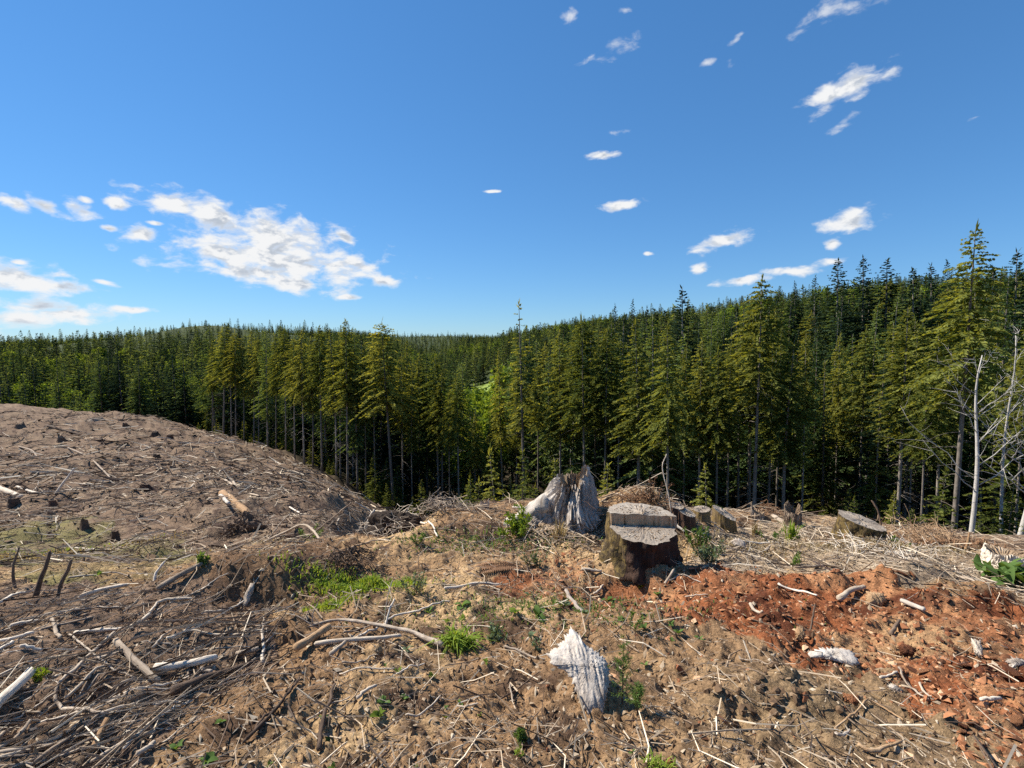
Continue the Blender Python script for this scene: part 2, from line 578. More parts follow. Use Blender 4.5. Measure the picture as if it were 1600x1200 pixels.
add_rings(M['cut'])
M['rot'] = wood_mat('rotten_straw_wood', (0.16, 0.10, 0.06), (0.34, 0.24, 0.15), (0.58, 0.48, 0.36), scale=9, stretch=0.3, bump=1.0, rand=0.1)
M['trunk'] = wood_mat('conifer_trunk_bark', (0.10, 0.085, 0.07), (0.20, 0.17, 0.14), (0.34, 0.30, 0.26), scale=2.5, stretch=0.3, bump=0.5, rand=0.25)
M['alder'] = wood_mat('alder_bark', (0.25, 0.22, 0.19), (0.46, 0.43, 0.385), (0.62, 0.59, 0.54), scale=2.5, stretch=1.6, bump=0.3, rand=0.1)
M['deadfern'] = wood_mat('dead_bracken', (0.14, 0.07, 0.035), (0.27, 0.15, 0.08), (0.40, 0.27, 0.16), scale=6, rand=0.4)


def leaf_mat(name, dark, light, trans=0.35, rand=0.5):
    """thin matt leaves: part reflected, part shining through; tone differs per leaf and per plant"""
    m = bpy.data.materials.new(name)
    m.use_nodes = True
    t = m.node_tree
    t.nodes.clear()
    l = t.links.new
    mo = N(t, 'ShaderNodeOutputMaterial')
    at = N(t, 'ShaderNodeAttribute', attribute_name='tint')
    oi = N(t, 'ShaderNodeObjectInfo')
    a = N(t, 'ShaderNodeMath', operation='MULTIPLY_ADD', inp={1: rand})
    s = N(t, 'ShaderNodeMath', operation='SUBTRACT', inp={1: 0.5})
    l(oi.outputs['Random'], s.inputs[0]); l(s.outputs[0], a.inputs[0]); l(at.outputs['Fac'], a.inputs[2])
    mid = tuple((p+q)/2 for p, q in zip(dark, light))
    col = ramp(t, a.outputs[0], [(0.0, dark), (0.5, mid), (1.0, light)])
    df = N(t, 'ShaderNodeBsdfDiffuse')
    l(col, df.inputs['Color'])
    tr = N(t, 'ShaderNodeBsdfTranslucent')
    g = N(t, 'ShaderNodeMix', data_type='RGBA', blend_type='MULTIPLY', inp={0: 1.0})
    g.inputs[7].default_value = (1.7, 1.45, 0.5, 1)
    l(col, g.inputs[6]); l(g.outputs[2], tr.inputs['Color'])
    ms = N(t, 'ShaderNodeMixShader', inp={0: trans})
    l(df.outputs[0], ms.inputs[1]); l(tr.outputs[0], ms.inputs[2])
    l(ms.outputs[0], mo.inputs['Surface'])
    return m


M['hemlock'] = leaf_mat('hemlock_needles', (0.072, 0.095, 0.026), (0.275, 0.280, 0.074), trans=0.45, rand=0.65)
M['gold'] = leaf_mat('golden_hemlock_needles', (0.095, 0.122, 0.032), (0.285, 0.300, 0.080), rand=0.3, trans=0.42)
M['fir'] = leaf_mat('fir_needles', (0.045, 0.078, 0.032), (0.19, 0.245, 0.088), trans=0.40, rand=0.9)
M['spruce'] = leaf_mat('spruce_needles', (0.012, 0.026, 0.018), (0.050, 0.078, 0.042), trans=0.2)
M['far'] = leaf_mat('distant_needles', (0.040, 0.072, 0.038), (0.19, 0.23, 0.085), rand=1.0, trans=0.42)
M['broad'] = leaf_mat('spring_broadleaf', (0.08, 0.13, 0.022), (0.22, 0.30, 0.055), trans=0.45)
M['grass'] = leaf_mat('fresh_grass', (0.12, 0.20, 0.03), (0.30, 0.38, 0.07), trans=0.4, rand=0.2)
M['herb'] = leaf_mat('herb_leaves', (0.06, 0.11, 0.03), (0.17, 0.26, 0.08), trans=0.35, rand=0.4)
M['blueherb'] = leaf_mat('grey_green_herb', (0.08, 0.115, 0.06), (0.20, 0.25, 0.15), trans=0.25, rand=0.3)
M['straw'] = leaf_mat('dry_straw', (0.22, 0.16, 0.09), (0.48, 0.40, 0.27), trans=0.25, rand=0.3)


def ground_mat():
    m, t, bs = new_mat('bare_earth_and_slash')
    l = t.links.new
    at = N(t, 'ShaderNodeAttribute', attribute_name='hue')
    tcn = N(t, 'ShaderNodeTexCoord')
    n1 = N(t, 'ShaderNodeTexNoise', inp={'Scale': 38.0, 'Detail': 8.0, 'Roughness': 0.75})
    l(tcn.outputs['Object'], n1.inputs['Vector'])
    v = N(t, 'ShaderNodeTexVoronoi', inp={'Scale': 75.0})
    l(tcn.outputs['Object'], v.inputs['Vector'])
    mr = N(t, 'ShaderNodeMapRange', inp={1: 0.28, 2: 0.72, 3: 0.45, 4: 1.55})
    l(n1.outputs[0], mr.inputs[0])
    mr2 = N(t, 'ShaderNodeMapRange', inp={1: 0.0, 2: 1.0, 3: 0.75, 4: 1.3})
    sp = N(t, 'ShaderNodeSeparateColor')
    l(v.outputs['Color'], sp.inputs[0]); l(sp.outputs[0], mr2.inputs[0])
    mu = N(t, 'ShaderNodeMath', operation='MULTIPLY')
    l(mr.outputs[0], mu.inputs[0]); l(mr2.outputs[0], mu.inputs[1])
    mm = N(t, 'ShaderNodeVectorMath', operation='SCALE')
    l(at.outputs['Color'], mm.inputs[0]); l(mu.outputs[0], mm.inputs['Scale'])
    l(mm.outputs[0], bs.inputs['Base Color'])
    bs.inputs['Roughness'].default_value = 0.95
    bs.inputs['Specular IOR Level'].default_value = 0.08
    bp = N(t, 'ShaderNodeBump', inp={'Strength': 0.75, 'Distance': 0.03})
    l(n1.outputs[0], bp.inputs['Height']); l(bp.outputs[0], bs.inputs['Normal'])
    return m


M['ground'] = ground_mat()


# ------------------------------------------------------------------ the ground sheet
def lerp3(a, b, k):
    return a*(1-k)[:, None]+np.asarray(b)[None, :]*k[:, None]


def build_ground():
    rad = np.concatenate([np.geomspace(0.9, 12, 460), np.geomspace(12, 100, 170)[1:], np.geomspace(100, 2600, 60)[1:]])
    th = np.concatenate([np.linspace(-54, 54, 860), np.linspace(54, 306, 64)[1:-1]])
    T = np.radians(th)
    X = (rad[:, None]*np.sin(T)).ravel(); Y = (rad[:, None]*np.cos(T)).ravel()
    Z = h_full(X, Y)
    nr, nc = len(rad), len(T)
    V = np.stack([X, Y, Z], 1)
    V = np.concatenate([V, [[0, 0, gz(0, 0)]]])
    i = np.arange(nr-1)[:, None]*nc; j = np.arange(nc)[None, :]; j2 = (j+1) % nc
    q = np.stack([i+j, i+j2, i+nc+j2, i+nc+j], -1).reshape(-1, 4)[:, ::-1]
    c = nr*nc
    jj = np.arange(nc)
    tri = np.stack([np.full(nc, c), (jj+1) % nc, jj], 1)
    x, y = V[:, 0], V[:, 1]
    r = np.hypot(x, y)
    wx = x+0.35*fbm(x*2.2, y*2.2, 80, 3); wy = y+0.35*fbm(x*2.2, y*2.2, 85, 3)
    n1 = np.clip(fbm(x/0.7, y/0.7, 90, 3)+0.5, 0, 1); n2 = np.clip(fbm(x/0.25, y/0.25, 95, 3)+0.5, 0, 1)
    soil = np.tile(np.array([0.250, 0.152, 0.080]), (len(x), 1))
    soil = lerp3(soil, (0.40, 0.268, 0.140), np.clip((n1-0.45)*2.6, 0, 1))
    soil = lerp3(soil, (0.095, 0.058, 0.036), np.clip((n2-0.60)*3.0, 0, 1))
    right = np.clip((x-0.5)/1.2, 0, 1)*np.clip((3.8-y)/1.0, 0, 1)
    soil = lerp3(soil, (0.165, 0.115, 0.068), right*0.7)
    slope = np.clip((r-7)/4, 0, 1)
    sl = np.tile(np.array([0.175, 0.120, 0.081]), (len(x), 1))
    sl = lerp3(sl, (0.245, 0.175, 0.115), np.clip((n1-0.5)*2.5, 0, 1))
    sl = lerp3(sl, (0.085, 0.056, 0.042), np.clip((n2-0.58)*3, 0, 1))
    soil = soil*(1-slope)[:, None]+sl*slope[:, None]

    def put(poly, colr, k=1.0):
        nonlocal soil
        soil = lerp3(soil, colr, inside(poly, wx, wy)*k)
    put(Z_SLASH, (0.17, 0.118, 0.085), 0.75)
    put(Z_PALE, (0.27, 0.205, 0.14), 0.85)
    put(Z_BANK, (0.115, 0.068, 0.040), 0.8)
    mo = inside(Z_MOSS, wx, wy)*np.clip((fbm(x/1.1, y/1.1, 99, 2)+0.35)*1.6, 0, 0.8)
    soil = lerp3(soil, (0.185, 0.165, 0.065), mo)
    on = np.clip(fbm(x/0.35, y/0.35, 101, 3)+0.5, 0, 1)
    oc = np.tile(np.array([0.225, 0.080, 0.034]), (len(x), 1))
    oc = lerp3(oc, (0.36, 0.175, 0.083), np.clip((on-0.5)*3, 0, 1))
    oc = lerp3(oc, (0.10, 0.035, 0.018), np.clip((n2-0.6)*3, 0, 1))
    k = inside(Z_ORANGE, wx, wy)*np.clip(0.35+1.6*np.clip(fbm(x/0.5, y/0.5, 103, 2)+0.4, 0, 1), 0, 1)
    k = np.maximum(k, inside(Z_ORANGE2, wx, wy)*np.clip(fbm(x/0.3, y/0.3, 107, 2)*2+0.4, 0, 0.85))
    soil = soil*(1-k)[:, None]+oc*k[:, None]
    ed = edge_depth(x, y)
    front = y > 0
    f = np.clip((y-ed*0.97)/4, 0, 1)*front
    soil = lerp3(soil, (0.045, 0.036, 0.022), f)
    soil = lerp3(soil, (0.05, 0.065, 0.028), np.clip((r-110)/60, 0, 1))
    p1 = 800+FPX*x/np.maximum(y, 1e-3)
    mead = (np.abs(p1-772) < 60) & (y > 120) & (y < 250)
    soil = lerp3(soil, (0.20, 0.26, 0.06), mead*0.9)
    hill = (np.abs(p1-1270) < 55) & (y > 230) & (y < 340)
    soil = lerp3(soil, (0.17, 0.21, 0.05), hill*0.9)
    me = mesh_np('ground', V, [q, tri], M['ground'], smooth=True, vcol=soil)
    o = obj('ground', me)
    o['kind'] = 'structure'
    o['label'] = 'bare churned clearcut ground running down into the wooded valley'
    return o


build_ground()

# ------------------------------------------------------------------ trees
def tube(pts, radii, sides=7, cap=True):
    pts = np.asarray(pts, float); n = len(pts)
    radii = np.broadcast_to(np.asarray(radii, float), (n,))
    tan = np.gradient(pts, axis=0)
    tan /= np.linalg.norm(tan, axis=1, keepdims=True)+1e-9
    ref = np.array([0, 0, 1.0]) if abs(tan[:, 2]).mean() < 0.8 else np.array([1.0, 0, 0])
    u = np.cross(tan, ref); u /= np.linalg.norm(u, axis=1, keepdims=True)+1e-9
    v = np.cross(tan, u)
    a = np.linspace(0, 2*np.pi, sides, endpoint=False)
    V = pts[:, None, :]+radii[:, None, None]*(np.cos(a)[None, :, None]*u[:, None, :]+np.sin(a)[None, :, None]*v[:, None, :])
    V = V.reshape(-1, 3)
    i = np.arange(n-1)[:, None]*sides; j = np.arange(sides)[None, :]; k = (j+1) % sides
    Q = np.stack([i+j, i+sides+j, i+sides+k, i+k], -1).reshape(-1, 4)
    Fs = [Q]
    if cap:
        V = np.concatenate([V, pts[:1], pts[-1:]])
        c0, c1 = n*sides, n*sides+1
        jj = np.arange(sides); kk = (jj+1) % sides
        Fs.append(np.stack([np.full(sides, c0), jj, kk], 1))
        Fs.append(np.stack([np.full(sides, c1), (n-1)*sides+kk, (n-1)*sides+jj], 1))
    return V, Fs


class Acc:
    def __init__(s):
        s.V = []; s.F = {}; s.n = 0

    def add(s, V, Fs):
        for f in (Fs if isinstance(Fs, list) else [Fs]):
            if len(f):
                s.F.setdefault(f.shape[1], []).append(np.asarray(f)+s.n)
        s.V.append(V); s.n += len(V)

    def mesh(s, name, mat, smooth=False, **kw):
        F = [np.concatenate(s.F[k]) for k in sorted(s.F)]
        return mesh_np(name, np.concatenate(s.V), F, mat, smooth, **kw)


def kites(P, D, Wv, sag=None):
    """leaf kites from base P along D with half-width vector Wv"""
    mid = P+D*0.45
    if sag is not None:
        mid = mid+sag
    V = np.stack([P, mid+Wv, P+D, mid-Wv], 1).reshape(-1, 3)
    F = np.arange(len(V)).reshape(-1, 4)
    return V, F


def unit(a):
    return a/(np.linalg.norm(a, axis=-1, keepdims=True)+1e-9)


def conifer(seed, H=20., cb=0.42, rmax=2.6, nb=130, step=0.16, tw=0.55, wid=0.075, droop=0.5, elev=0.25, power=0.75, dead=26, sides=8, r0=None, spiky=False, gap=0.12, sparse_top=0.0):
    g = np.random.default_rng(seed)
    r0 = r0 or H*0.0078
    zt = np.linspace(0, 1, 11)
    bend = 0.12*g.normal(size=2)
    cx = lambda z: bend[0]*np.sin(z/H*3+seed); cy = lambda z: bend[1]*np.sin(z/H*2.4+seed*2)
    tp = np.stack([cx(zt*H), cy(zt*H), zt*H-0.6*(zt == 0)], 1)
    tr = Acc()
    rad = r0*(1-zt)**0.8+0.008; rad[0] *= 1.35
    tr.add(*tube(tp, rad, sides))
    for k in range(dead):                                   # dead lower limbs
        z = H*(0.06+(cb)*g.random()**0.8)
        a = g.random()*6.283
        ln = (0.4+1.5*g.random())*rmax/2.6
        s = np.linspace(0, 1, 4)
        dz = ln*(0.12*g.normal())*s-ln*0.28*s*s
        p = np.stack([cx(z)+np.cos(a)*ln*s, cy(z)+np.sin(a)*ln*s, z+dz+0.05*g.normal(size=4)*s], 1)
        tr.add(*tube(p, 0.018*(1-s)+0.005, 3, False))
    cr = Acc(); tint = []
    ga = g.random()*6.283
    for k in range(nb):
        t = (k+g.random())/nb
        t = t**1.12
        z = H*(cb+(0.985-cb)*t)
        ga += 2.39996+0.5*g.normal()
        if g.random() < gap*(1-t):
            continue
        prof = (1-t)**power*min(1, 0.45+t*4.5)+0.035
        ln = rmax*prof*(0.62+0.55*g.random())
        if sparse_top and t > 1-sparse_top and g.random() < 0.55:
            continue
        e = elev*(2*t-0.6)+0.12*g.normal()
        o = np.array([math.cos(ga), math.sin(ga), 0]); sd_ = np.array([-o[1], o[0], 0])
        m = max(3, int(ln/step))
        s = (np.arange(m)+g.random(m))/m*0.92+0.08
        q = np.array([cx(z), cy(z), z])+o*(ln*s)[:, None]
        q[:, 2] += ln*(math.sin(e)*s-droop*0.55*s*s)
        q += sd_*(0.06*ln*np.sin(s*3+k))[:, None]
        bs_ = np.array([0, 0.35, 0.7, 1.0])
        bp = np.array([cx(z), cy(z), z])+o*(ln*bs_)[:, None]
        bp[:, 2] += ln*(math.sin(e)*bs_-droop*0.55*bs_*bs_)
        bw = np.array([0.022, .016, .01, .004])*max(ln, .6)/1.6
        Vb = np.stack([bp+sd_*bw[:, None], bp-sd_*bw[:, None]], 1).reshape(-1, 3)
        cr.add(Vb, np.array([[0, 1, 3, 2], [2, 3, 5, 4], [4, 5, 7, 6]])); tint += [0.05]*3
        for sg in (-1, 1, 0):
            mm = len(s)
            tl = tw*(1.05-0.6*s)*(0.55+0.7*g.random(mm))*min(1, 0.35+ln/rmax)
            if sg == 0:
                d = o*(0.5+0.5*g.random((mm, 1)))+sd_*0.5*g.normal(size=(mm, 1))
                d[:, 2] += (-0.75*g.random(mm) if not spiky else 0.5*g.normal(size=mm))
                tl = tl*0.75
            else:
                d = o*(0.75+0.3*g.random((mm, 1)))+sd_*(sg*(0.7+0.4*g.random((mm, 1))))
                d[:, 2] += -0.28*droop*2+0.22*g.normal(size=mm)
            d = unit(d)
            up = np.array([0, 0, 1.0])+0.55*g.normal(size=(mm, 3))
            wv = unit(np.cross(d, up))*(wid*(0.7+0.6*g.random((mm, 1))))
            Vk, Fk = kites(q, d*tl[:, None], wv, sag=np.array([0, 0, 0.05*tw]))
            cr.add(Vk, Fk)
            tint += list(np.clip(0.30+0.45*(s-0.4)+0.22*g.normal(size=mm), 0, 1))
    # leader shoots
    P = np.tile([[cx(H), cy(H), H*0.955]], (10, 1)); P[:, 2] += g.random(10)*H*0.035
    D = g.normal(size=(10, 3))*0.25; D[:, 2] = 0.5*np.abs(g.normal(size=10))+0.15
    Vk, Fk = kites(P, D*tw, unit(np.cross(D, g.normal(size=(10, 3))))*wid*0.6)
    cr.add(Vk, Fk); tint += [0.5]*10
    return tr, cr, tint


def broadleaf(seed, H=9., rad=3.0, n=2600, leaf=0.22):
    g = np.random.default_rng(seed)
    tr = Acc()
    s = np.linspace(0, 1, 6)
    tr.add(*tube(np.stack([0.15*np.sin(s*4), 0.1*np.cos(s*3), s*H*0.75-0.4*(s == 0)], 1), H*0.016*(1-s*0.8), 7))
    cents = []
    for k in range(13):
        a = g.random()*6.283; z = H*(0.42+0.5*g.random()); rr = rad*0.72*math.sqrt(max(0.05, 1-((z/H-0.6)/0.42)**2))*g.random()**0.4
        c = np.array([math.cos(a)*rr, math.sin(a)*rr, z]); cents.append(c)
        b0 = np.array([0, 0, z*0.62]); ss = np.linspace(0, 1, 4)[:, None]
        tr.add(*tube(b0*(1-ss)+c*ss, H*0.006*(1-ss[:, 0]*0.7), 4, False))
    cents = np.array(cents)
    idx = g.integers(0, len(cents), n)
    off = unit(g.normal(size=(n, 3)))*(rad*0.42*g.random((n, 1))**0.45)*np.array([1, 1, 0.8])
    P = cents[idx]+off
    D = unit(g.normal(size=(n, 3))+np.array([0, 0, -0.2]))*leaf*(0.6+0.8*g.random((n, 1)))
    cr = Acc()
    cr.add(*kites(P, D, unit(np.cross(D, g.normal(size=(n, 3))))*leaf*0.42))
    return tr, cr, list(np.clip(0.45+0.25*g.normal(size=n), 0, 1))


PROTO = {}


def proto(key, mat, gen, trunk='trunk', **kw):
    tr, cr, ti = gen(**kw)
    F = [np.concatenate(cr.F[k]) for k in sorted(cr.F)]
    PROTO[key] = (tr.mesh('trunk', M[trunk], True), mesh_np('crown', np.concatenate(cr.V), F, M[mat], False, fattr=ti), kw.get('H', 9.0))


# edge hemlocks: long bare trunk; inner firs: deeper crown; dark spruces; one thin-topped giant
EV = [(0.50, 2.9, 185, 0.62, .12), (0.55, 3.4, 165, 0.50, .2), (0.44, 2.6, 190, 0.75, .1), (0.58, 3.0, 160, 0.55, .25), (0.48, 3.6, 175, 0.80, .2), (0.62, 2.5, 150, 0.45, .3)]
for i, (cb_, rm_, nb_, pw_, gp_) in enumerate(EV):
    proto(f'edge{i}', 'hemlock', conifer, seed=11+i, H=20, cb=cb_, rmax=rm_, nb=nb_, step=0.14, power=pw_, droop=0.45+0.05*i, gap=gp_)
proto('gold', 'gold', conifer, seed=31, H=20, cb=0.50, rmax=3.3, nb=170, step=0.14, power=0.70, droop=0.6, gap=0.25)
for i in range(4):
    proto(f'fir{i}', 'fir', conifer, seed=41+i, H=20, cb=0.22+0.05*(i % 3), rmax=2.7+0.35*i, nb=180, step=0.15, droop=0.4+0.08*i, power=0.6+0.1*i, dead=18)
for i in range(2):
    proto(f'spruce{i}', 'spruce', conifer, seed=51+i, H=20, cb=0.14, rmax=3.4, nb=200, step=0.16, droop=0.35, elev=0.35, power=0.78, wid=0.10, dead=10, spiky=True, gap=0.05)
proto('full', 'hemlock', conifer, seed=61, H=20, cb=0.08, rmax=3.2, nb=170, step=0.17, droop=0.5, power=0.9, dead=8)
proto('thin', 'hemlock', conifer, seed=71, H=20, cb=0.45, rmax=2.3, nb=105, step=0.17, droop=0.4, gap=0.25, sparse_top=0.3)
for i in range(4):
    proto(f'far{i}', 'far', conifer, trunk='brown', seed=81+i, H=20, cb=0.10, rmax=2.8, nb=70, step=0.40, tw=1.1, wid=0.20, droop=0.4, power=0.75, dead=0, sides=5)
proto('fardark', 'spruce', conifer, trunk='brown', seed=88, H=20, cb=0.08, rmax=2.6, nb=75, step=0.40, tw=1.1, wid=0.20, droop=0.35, power=0.8, dead=0, sides=5)
for i in range(2):
    proto(f'broad{i}', 'broad', broadleaf, seed=91+i)
proto('farbroad', 'broad', broadleaf, seed=95, n=700, leaf=0.5)
for i in range(2):
    proto(f'young{i}', 'hemlock', conifer, seed=97+i, H=6, cb=0.04, rmax=1.5, nb=80, step=0.13, tw=0.4, wid=0.06, droop=0.5, dead=0)


def plant_tree(name, key, x, y, H, label, cat, group=None, rot=None, fat=1.0, lean=(0, 0)):
    tm, cm, h0 = PROTO[key]
    z = float(h_full([x], [y])[0])
    e = thing(name, (x, y, z-0.05), label, cat, group)
    e.rotation_euler = (lean[0], lean[1], rot if rot is not None else random.random()*6.283)
    s = H/h0
    e.scale = (s*fat, s*fat, s)
    t = obj('trunk', tm, e); c = obj('crown', cm, e)
    return e


PLACED = []


def hero(name, key, px, depth, py_top, label, px_top=None, group=None, fat=1.0, cat='conifer'):
    x = (px-800)/FPX*depth*1.0
    zg = float(h_full([x], [depth])[0])
    # base px given at the visible foot; correct x for the ray there
    d = pix_dir(px, 700)
    x = d[0]/d[1]*depth
    top = at_depth(px_top or px, py_top, depth)
    H = top[2]-zg
    lean = math.atan2(top[0]-x, H)*0.8
    PLACED.append((x, depth))
    e = plant_tree(name, key, x, depth, H, label, cat, group, fat=fat)
    e.rotation_euler = Euler((0, lean, 0)).to_matrix().to_4x4().to_euler()
    e.rotation_euler.z = 0
    q = Matrix.Rotation(lean, 4, 'Y') @ Matrix.Rotation(random.random()*6.283, 4, 'Z')
    e.rotation_euler = q.to_euler()
    return e


HEROES = [
    # name, proto, px, depth, top py, label, px_top, fat
    ('hemlock_tree', 'gold', 1499, 21, 349, 'tall golden-green hemlock with thick pale trunk beside the white alder at right', 1527, 1.0),
    ('hemlock_tree', 'edge1', 1447, 25, 560, 'slim conifer, bare trunk ringed by dead twigs, left of the tall golden hemlock', 1452, .8),
    ('hemlock_tree', 'edge0', 1410, 29, 483, 'conifer standing directly behind the mossy sloped stump at right', 1417, 1.0),
    ('hemlock_tree', 'edge2', 1237, 30, 515, 'conifer with thin pale trunk rising behind the split grey stump at rim', 1240, 1.1),
    ('hemlock_tree', 'edge3', 1185, 31, 430, 'tall conifer with a long reddish trunk behind the rusty shrub', 1187, .95),
    ('hemlock_tree', 'edge1', 1123, 31, 545, 'slender conifer, straight grey trunk right of the white-trunked pair', 1123, .85),
    ('hemlock_tree', 'edge0', 1096, 32, 525, 'slender conifer with thin pale trunk and broken side twigs behind the small stumps', 1098, .85),
    ('hemlock_tree', 'gold', 1048, 28, 500, 'yellow-green conifer with white trunk just behind the stepped stump', 1041, .85),
    ('hemlock_tree', 'edge2', 997, 33, 500, 'dark shaggy conifer left of the yellow-green white-trunked one', 992, 1.1),
    ('hemlock_tree', 'edge3', 948, 36, 512, 'conifer rising between the grey jagged stump and the stepped stump', 948, .9),
    ('hemlock_tree', 'edge1', 916, 37, 495, 'conifer right behind the peak of the grey jagged stump', 908, .95),
    ('hemlock_tree', 'edge0', 876, 40, 515, 'conifer with pale trunk just left of the grey stump peak', 870, .95),
    ('hemlock_tree', 'thin', 820, 40, 466, 'tallest conifer by the valley with a thin sparse top poking above the ridge', 808, 1.0),
    ('hemlock_tree', 'edge2', 790, 44, 543, 'conifer with brownish crown in front of the bright green meadow', 776, .75),
    ('hemlock_tree', 'edge3', 718, 42, 585, 'short conifer with drooping grey-green boughs left of the meadow', 711, .9),
    ('hemlock_tree', 'edge1', 612, 43, 502, 'yellow-green conifer with a long bare trunk and spindly top above the draw', 595, 1.05),
    ('hemlock_tree', 'edge0', 542, 45, 500, 'conifer with grey bare trunk at the foot of the cut slope', 541, .95),
    ('hemlock_tree', 'edge2', 521, 47, 515, 'second conifer left of the spindly-topped yellow-green one', 516, .9),
    ('hemlock_tree', 'edge3', 503, 49, 512, 'third conifer left of the spindly-topped yellow-green one', 500, .9),
    ('hemlock_tree', 'gold', 350, 63, 505, 'golden-edged conifer leading the tree line where it bends down the slope', 353, 1.05),
    ('spruce_tree', 'spruce0', 1066, 55, 450, 'dark pointed spruce standing above the yellow-green edge conifers', 1066, 1.35),
    ('spruce_tree', 'spruce1', 1306, 72, 405, 'leftmost of three dark spruces on the right skyline', 1306, 1.5),
    ('spruce_tree', 'spruce0', 1345, 76, 401, 'middle of three dark spruces on the right skyline', 1345, 1.4),
    ('spruce_tree', 'spruce1', 1380, 70, 403, 'rightmost of three dark spruces on the right skyline', 1380, 1.6),
    ('spruce_tree', 'spruce1', 1425, 66, 418, 'dark spruce between the skyline trio and the golden hemlock, left one', 1425, 1.4),
    ('spruce_tree', 'spruce0', 1452, 74, 412, 'dark spruce between the skyline trio and the golden hemlock, right one', 1452, 1.35),
    ('spruce_tree', 'spruce0', 1270, 80, 432, 'dark spruce left below the skyline trio', 1270, 1.0),
    ('spruce_tree', 'spruce1', 1550, 52, 410, 'dark spruce right behind the golden hemlock crown', 1550, 1.0),
    ('spruce_tree', 'spruce1', 1150, 70, 478, 'dark spruce left of the tall reddish-trunked conifer', 1150, .95),
    ('spruce_tree', 'spruce0', 1010, 66, 482, 'dark spruce between the ridge twins and the pointed spruce', 1010, .9),
    ('spruce_tree', 'spruce0', 1240, 120, 440, 'dark spruce below the open green hilltop', 1240, 1.0),
    ('spruce_tree', 'spruce0', 1583, 60, 392, 'broad dark spruce at the far right behind the golden hemlock', 1583, 1.4),
    ('spruce_tree', 'spruce1', 1475, 88, 405, 'dark spruce just left of the golden hemlock top', 1478, 1.0),
    ('spruce_tree', 'spruce1', 987, 95, 468, 'dark narrow spruce topping the ridge above the stepped stump', 987, .8),
    ('spruce_tree', 'spruce0', 960, 98, 476, 'dark narrow spruce on the ridge left of its taller twin', 960, .8),
    ('fir_tree', 'fir0', 1330, 48, 520, 'broad green fir filling the gap behind the mossy sloped stump', 1330, 1.2),
    ('fir_tree', 'full', 1290, 40, 560, 'low-branched hemlock left of the mossy sloped stump', 1290, 1.1),
    ('fir_tree', 'full', 1375, 34, 610, 'low-branched dark hemlock behind the two sticks on the mossy stump', 1375, 1.0),
    ('fir_tree', 'full', 1575, 30, 560, 'green hemlock behind the bare alder crown at far right', 1575, 1.2),
    ('fir_tree', 'fir2', 665, 52, 550, 'dark broad fir left of the short drooping conifer', 668, 1.2),
]
for (nm, key, px, dep, pt, lab, pxt, fat) in HEROES:
    hero(nm, key, px, dep, pt, lab, pxt, fat=fat)

# rest of the edge row, base px / depth / top py
row = [(333, 66, 530), (362, 62, 520), (369, 61, 512), (381, 61, 516), (394, 60, 508), (404, 59, 520), (418, 57, 506), (431, 55, 514), (446, 54, 508), (460, 52, 520), (474, 51, 506), (487, 50, 518),
       (530, 48, 520), (556, 46, 512), (570, 46, 530), (584, 47, 522), (628, 47, 545), (645, 46, 560), (636, 56, 522), (655, 52, 545), (676, 57, 540), (690, 48, 575), (702, 46, 600), (742, 45, 640), (766, 41, 640), (805, 47, 560), (840, 44, 560), (858, 48, 540),
       (893, 44, 530), (932, 42, 540), (968, 40, 520), (1015, 38, 515), (1030, 42, 520), (1072, 36, 530), (1110, 38, 525), (1140, 34, 530), (1158, 38, 500), (1172, 42, 495), (1205, 36, 520), (1220, 40, 500), (1258, 36, 510),
       (1275, 42, 505), (1310, 44, 515), (1350, 40, 505), (1392, 38, 500), (1430, 36, 505), (1465, 34, 500), (1540, 36, 470), (1560, 40, 450), (1520, 44, 430), (1600, 28, 520), (1625, 26, 480), (1650, 30, 440)]
ORD = 'first second third fourth fifth sixth seventh eighth ninth tenth eleventh twelfth thirteenth fourteenth fifteenth sixteenth seventeenth eighteenth nineteenth twentieth'.split()
ORD += ['twenty-'+o_ for o_ in ORD[:9]]+['thirtieth']+['thirty-'+o_ for o_ in ORD[:9]]+['fortieth']+['forty-'+o_ for o_ in ORD[:9]]
ROWS = {'left': ('along the cut slope', 'front row conifers on the slope'), 'middle': ('above the shaded valley', 'front row conifers over the valley'), 'right': ('behind the small rim stumps', 'front row conifers behind the rim')}
cnt_ = {}
for k, (px, dep, pt) in enumerate(sorted(row)):
    side = 'left' if px < 640 else ('middle' if px < 980 else 'right')
    cnt_[side] = cnt_.get(side, 0)+1
    hero('hemlock_tree', ('edge0', 'edge3', 'edge1', 'edge4', 'edge2', 'edge5', 'fir1')[k % 7], px, dep, pt+8, ORD[cnt_[side]-1]+' slender plain front-row conifer from the left '+ROWS[side][0], px, group=ROWS[side][1], fat=random.uniform(.62, .9))

# the forest behind: scatter on jittered grids, spacing grows with distance
pts = []
for (d0, d1, sp) in ((12, 120, 4.0), (120, 330, 6.8), (330, 760, 9.5), (760, 2000, 17)):
    xs = np.arange(-d1*1.25, d1*1.25, sp); ys = np.arange(d0, d1, sp)
    gx, gy = np.meshgrid(xs, ys)
    gx = gx.ravel()+rng.uniform(-.45, .45, gx.size)*sp; gy = gy.ravel()+rng.uniform(-.45, .45, gy.size)*sp
    ok = (gy > d0) & (gy <= d1) & (np.abs(gx) < gy*1.18+6)
    pts.append(np.stack([gx[ok], gy[ok]], 1))
pts = np.concatenate(pts)
X, Y = pts[:, 0], pts[:, 1]
ed = edge_depth(X, Y)
PXS = 800+FPX*X/Y
ok = (Y > ed+np.where(PXS < 640, 4, 18))
mead = (np.abs(PXS-772) < 40) & (Y > 85) & (Y < 250)
ok &= ~mead
hillop = (np.abs(PXS-1270) < 40) & (Y > 215) & (Y < 335)
ok &= ~(hillop & (rng.random(len(X)) < 0.95))
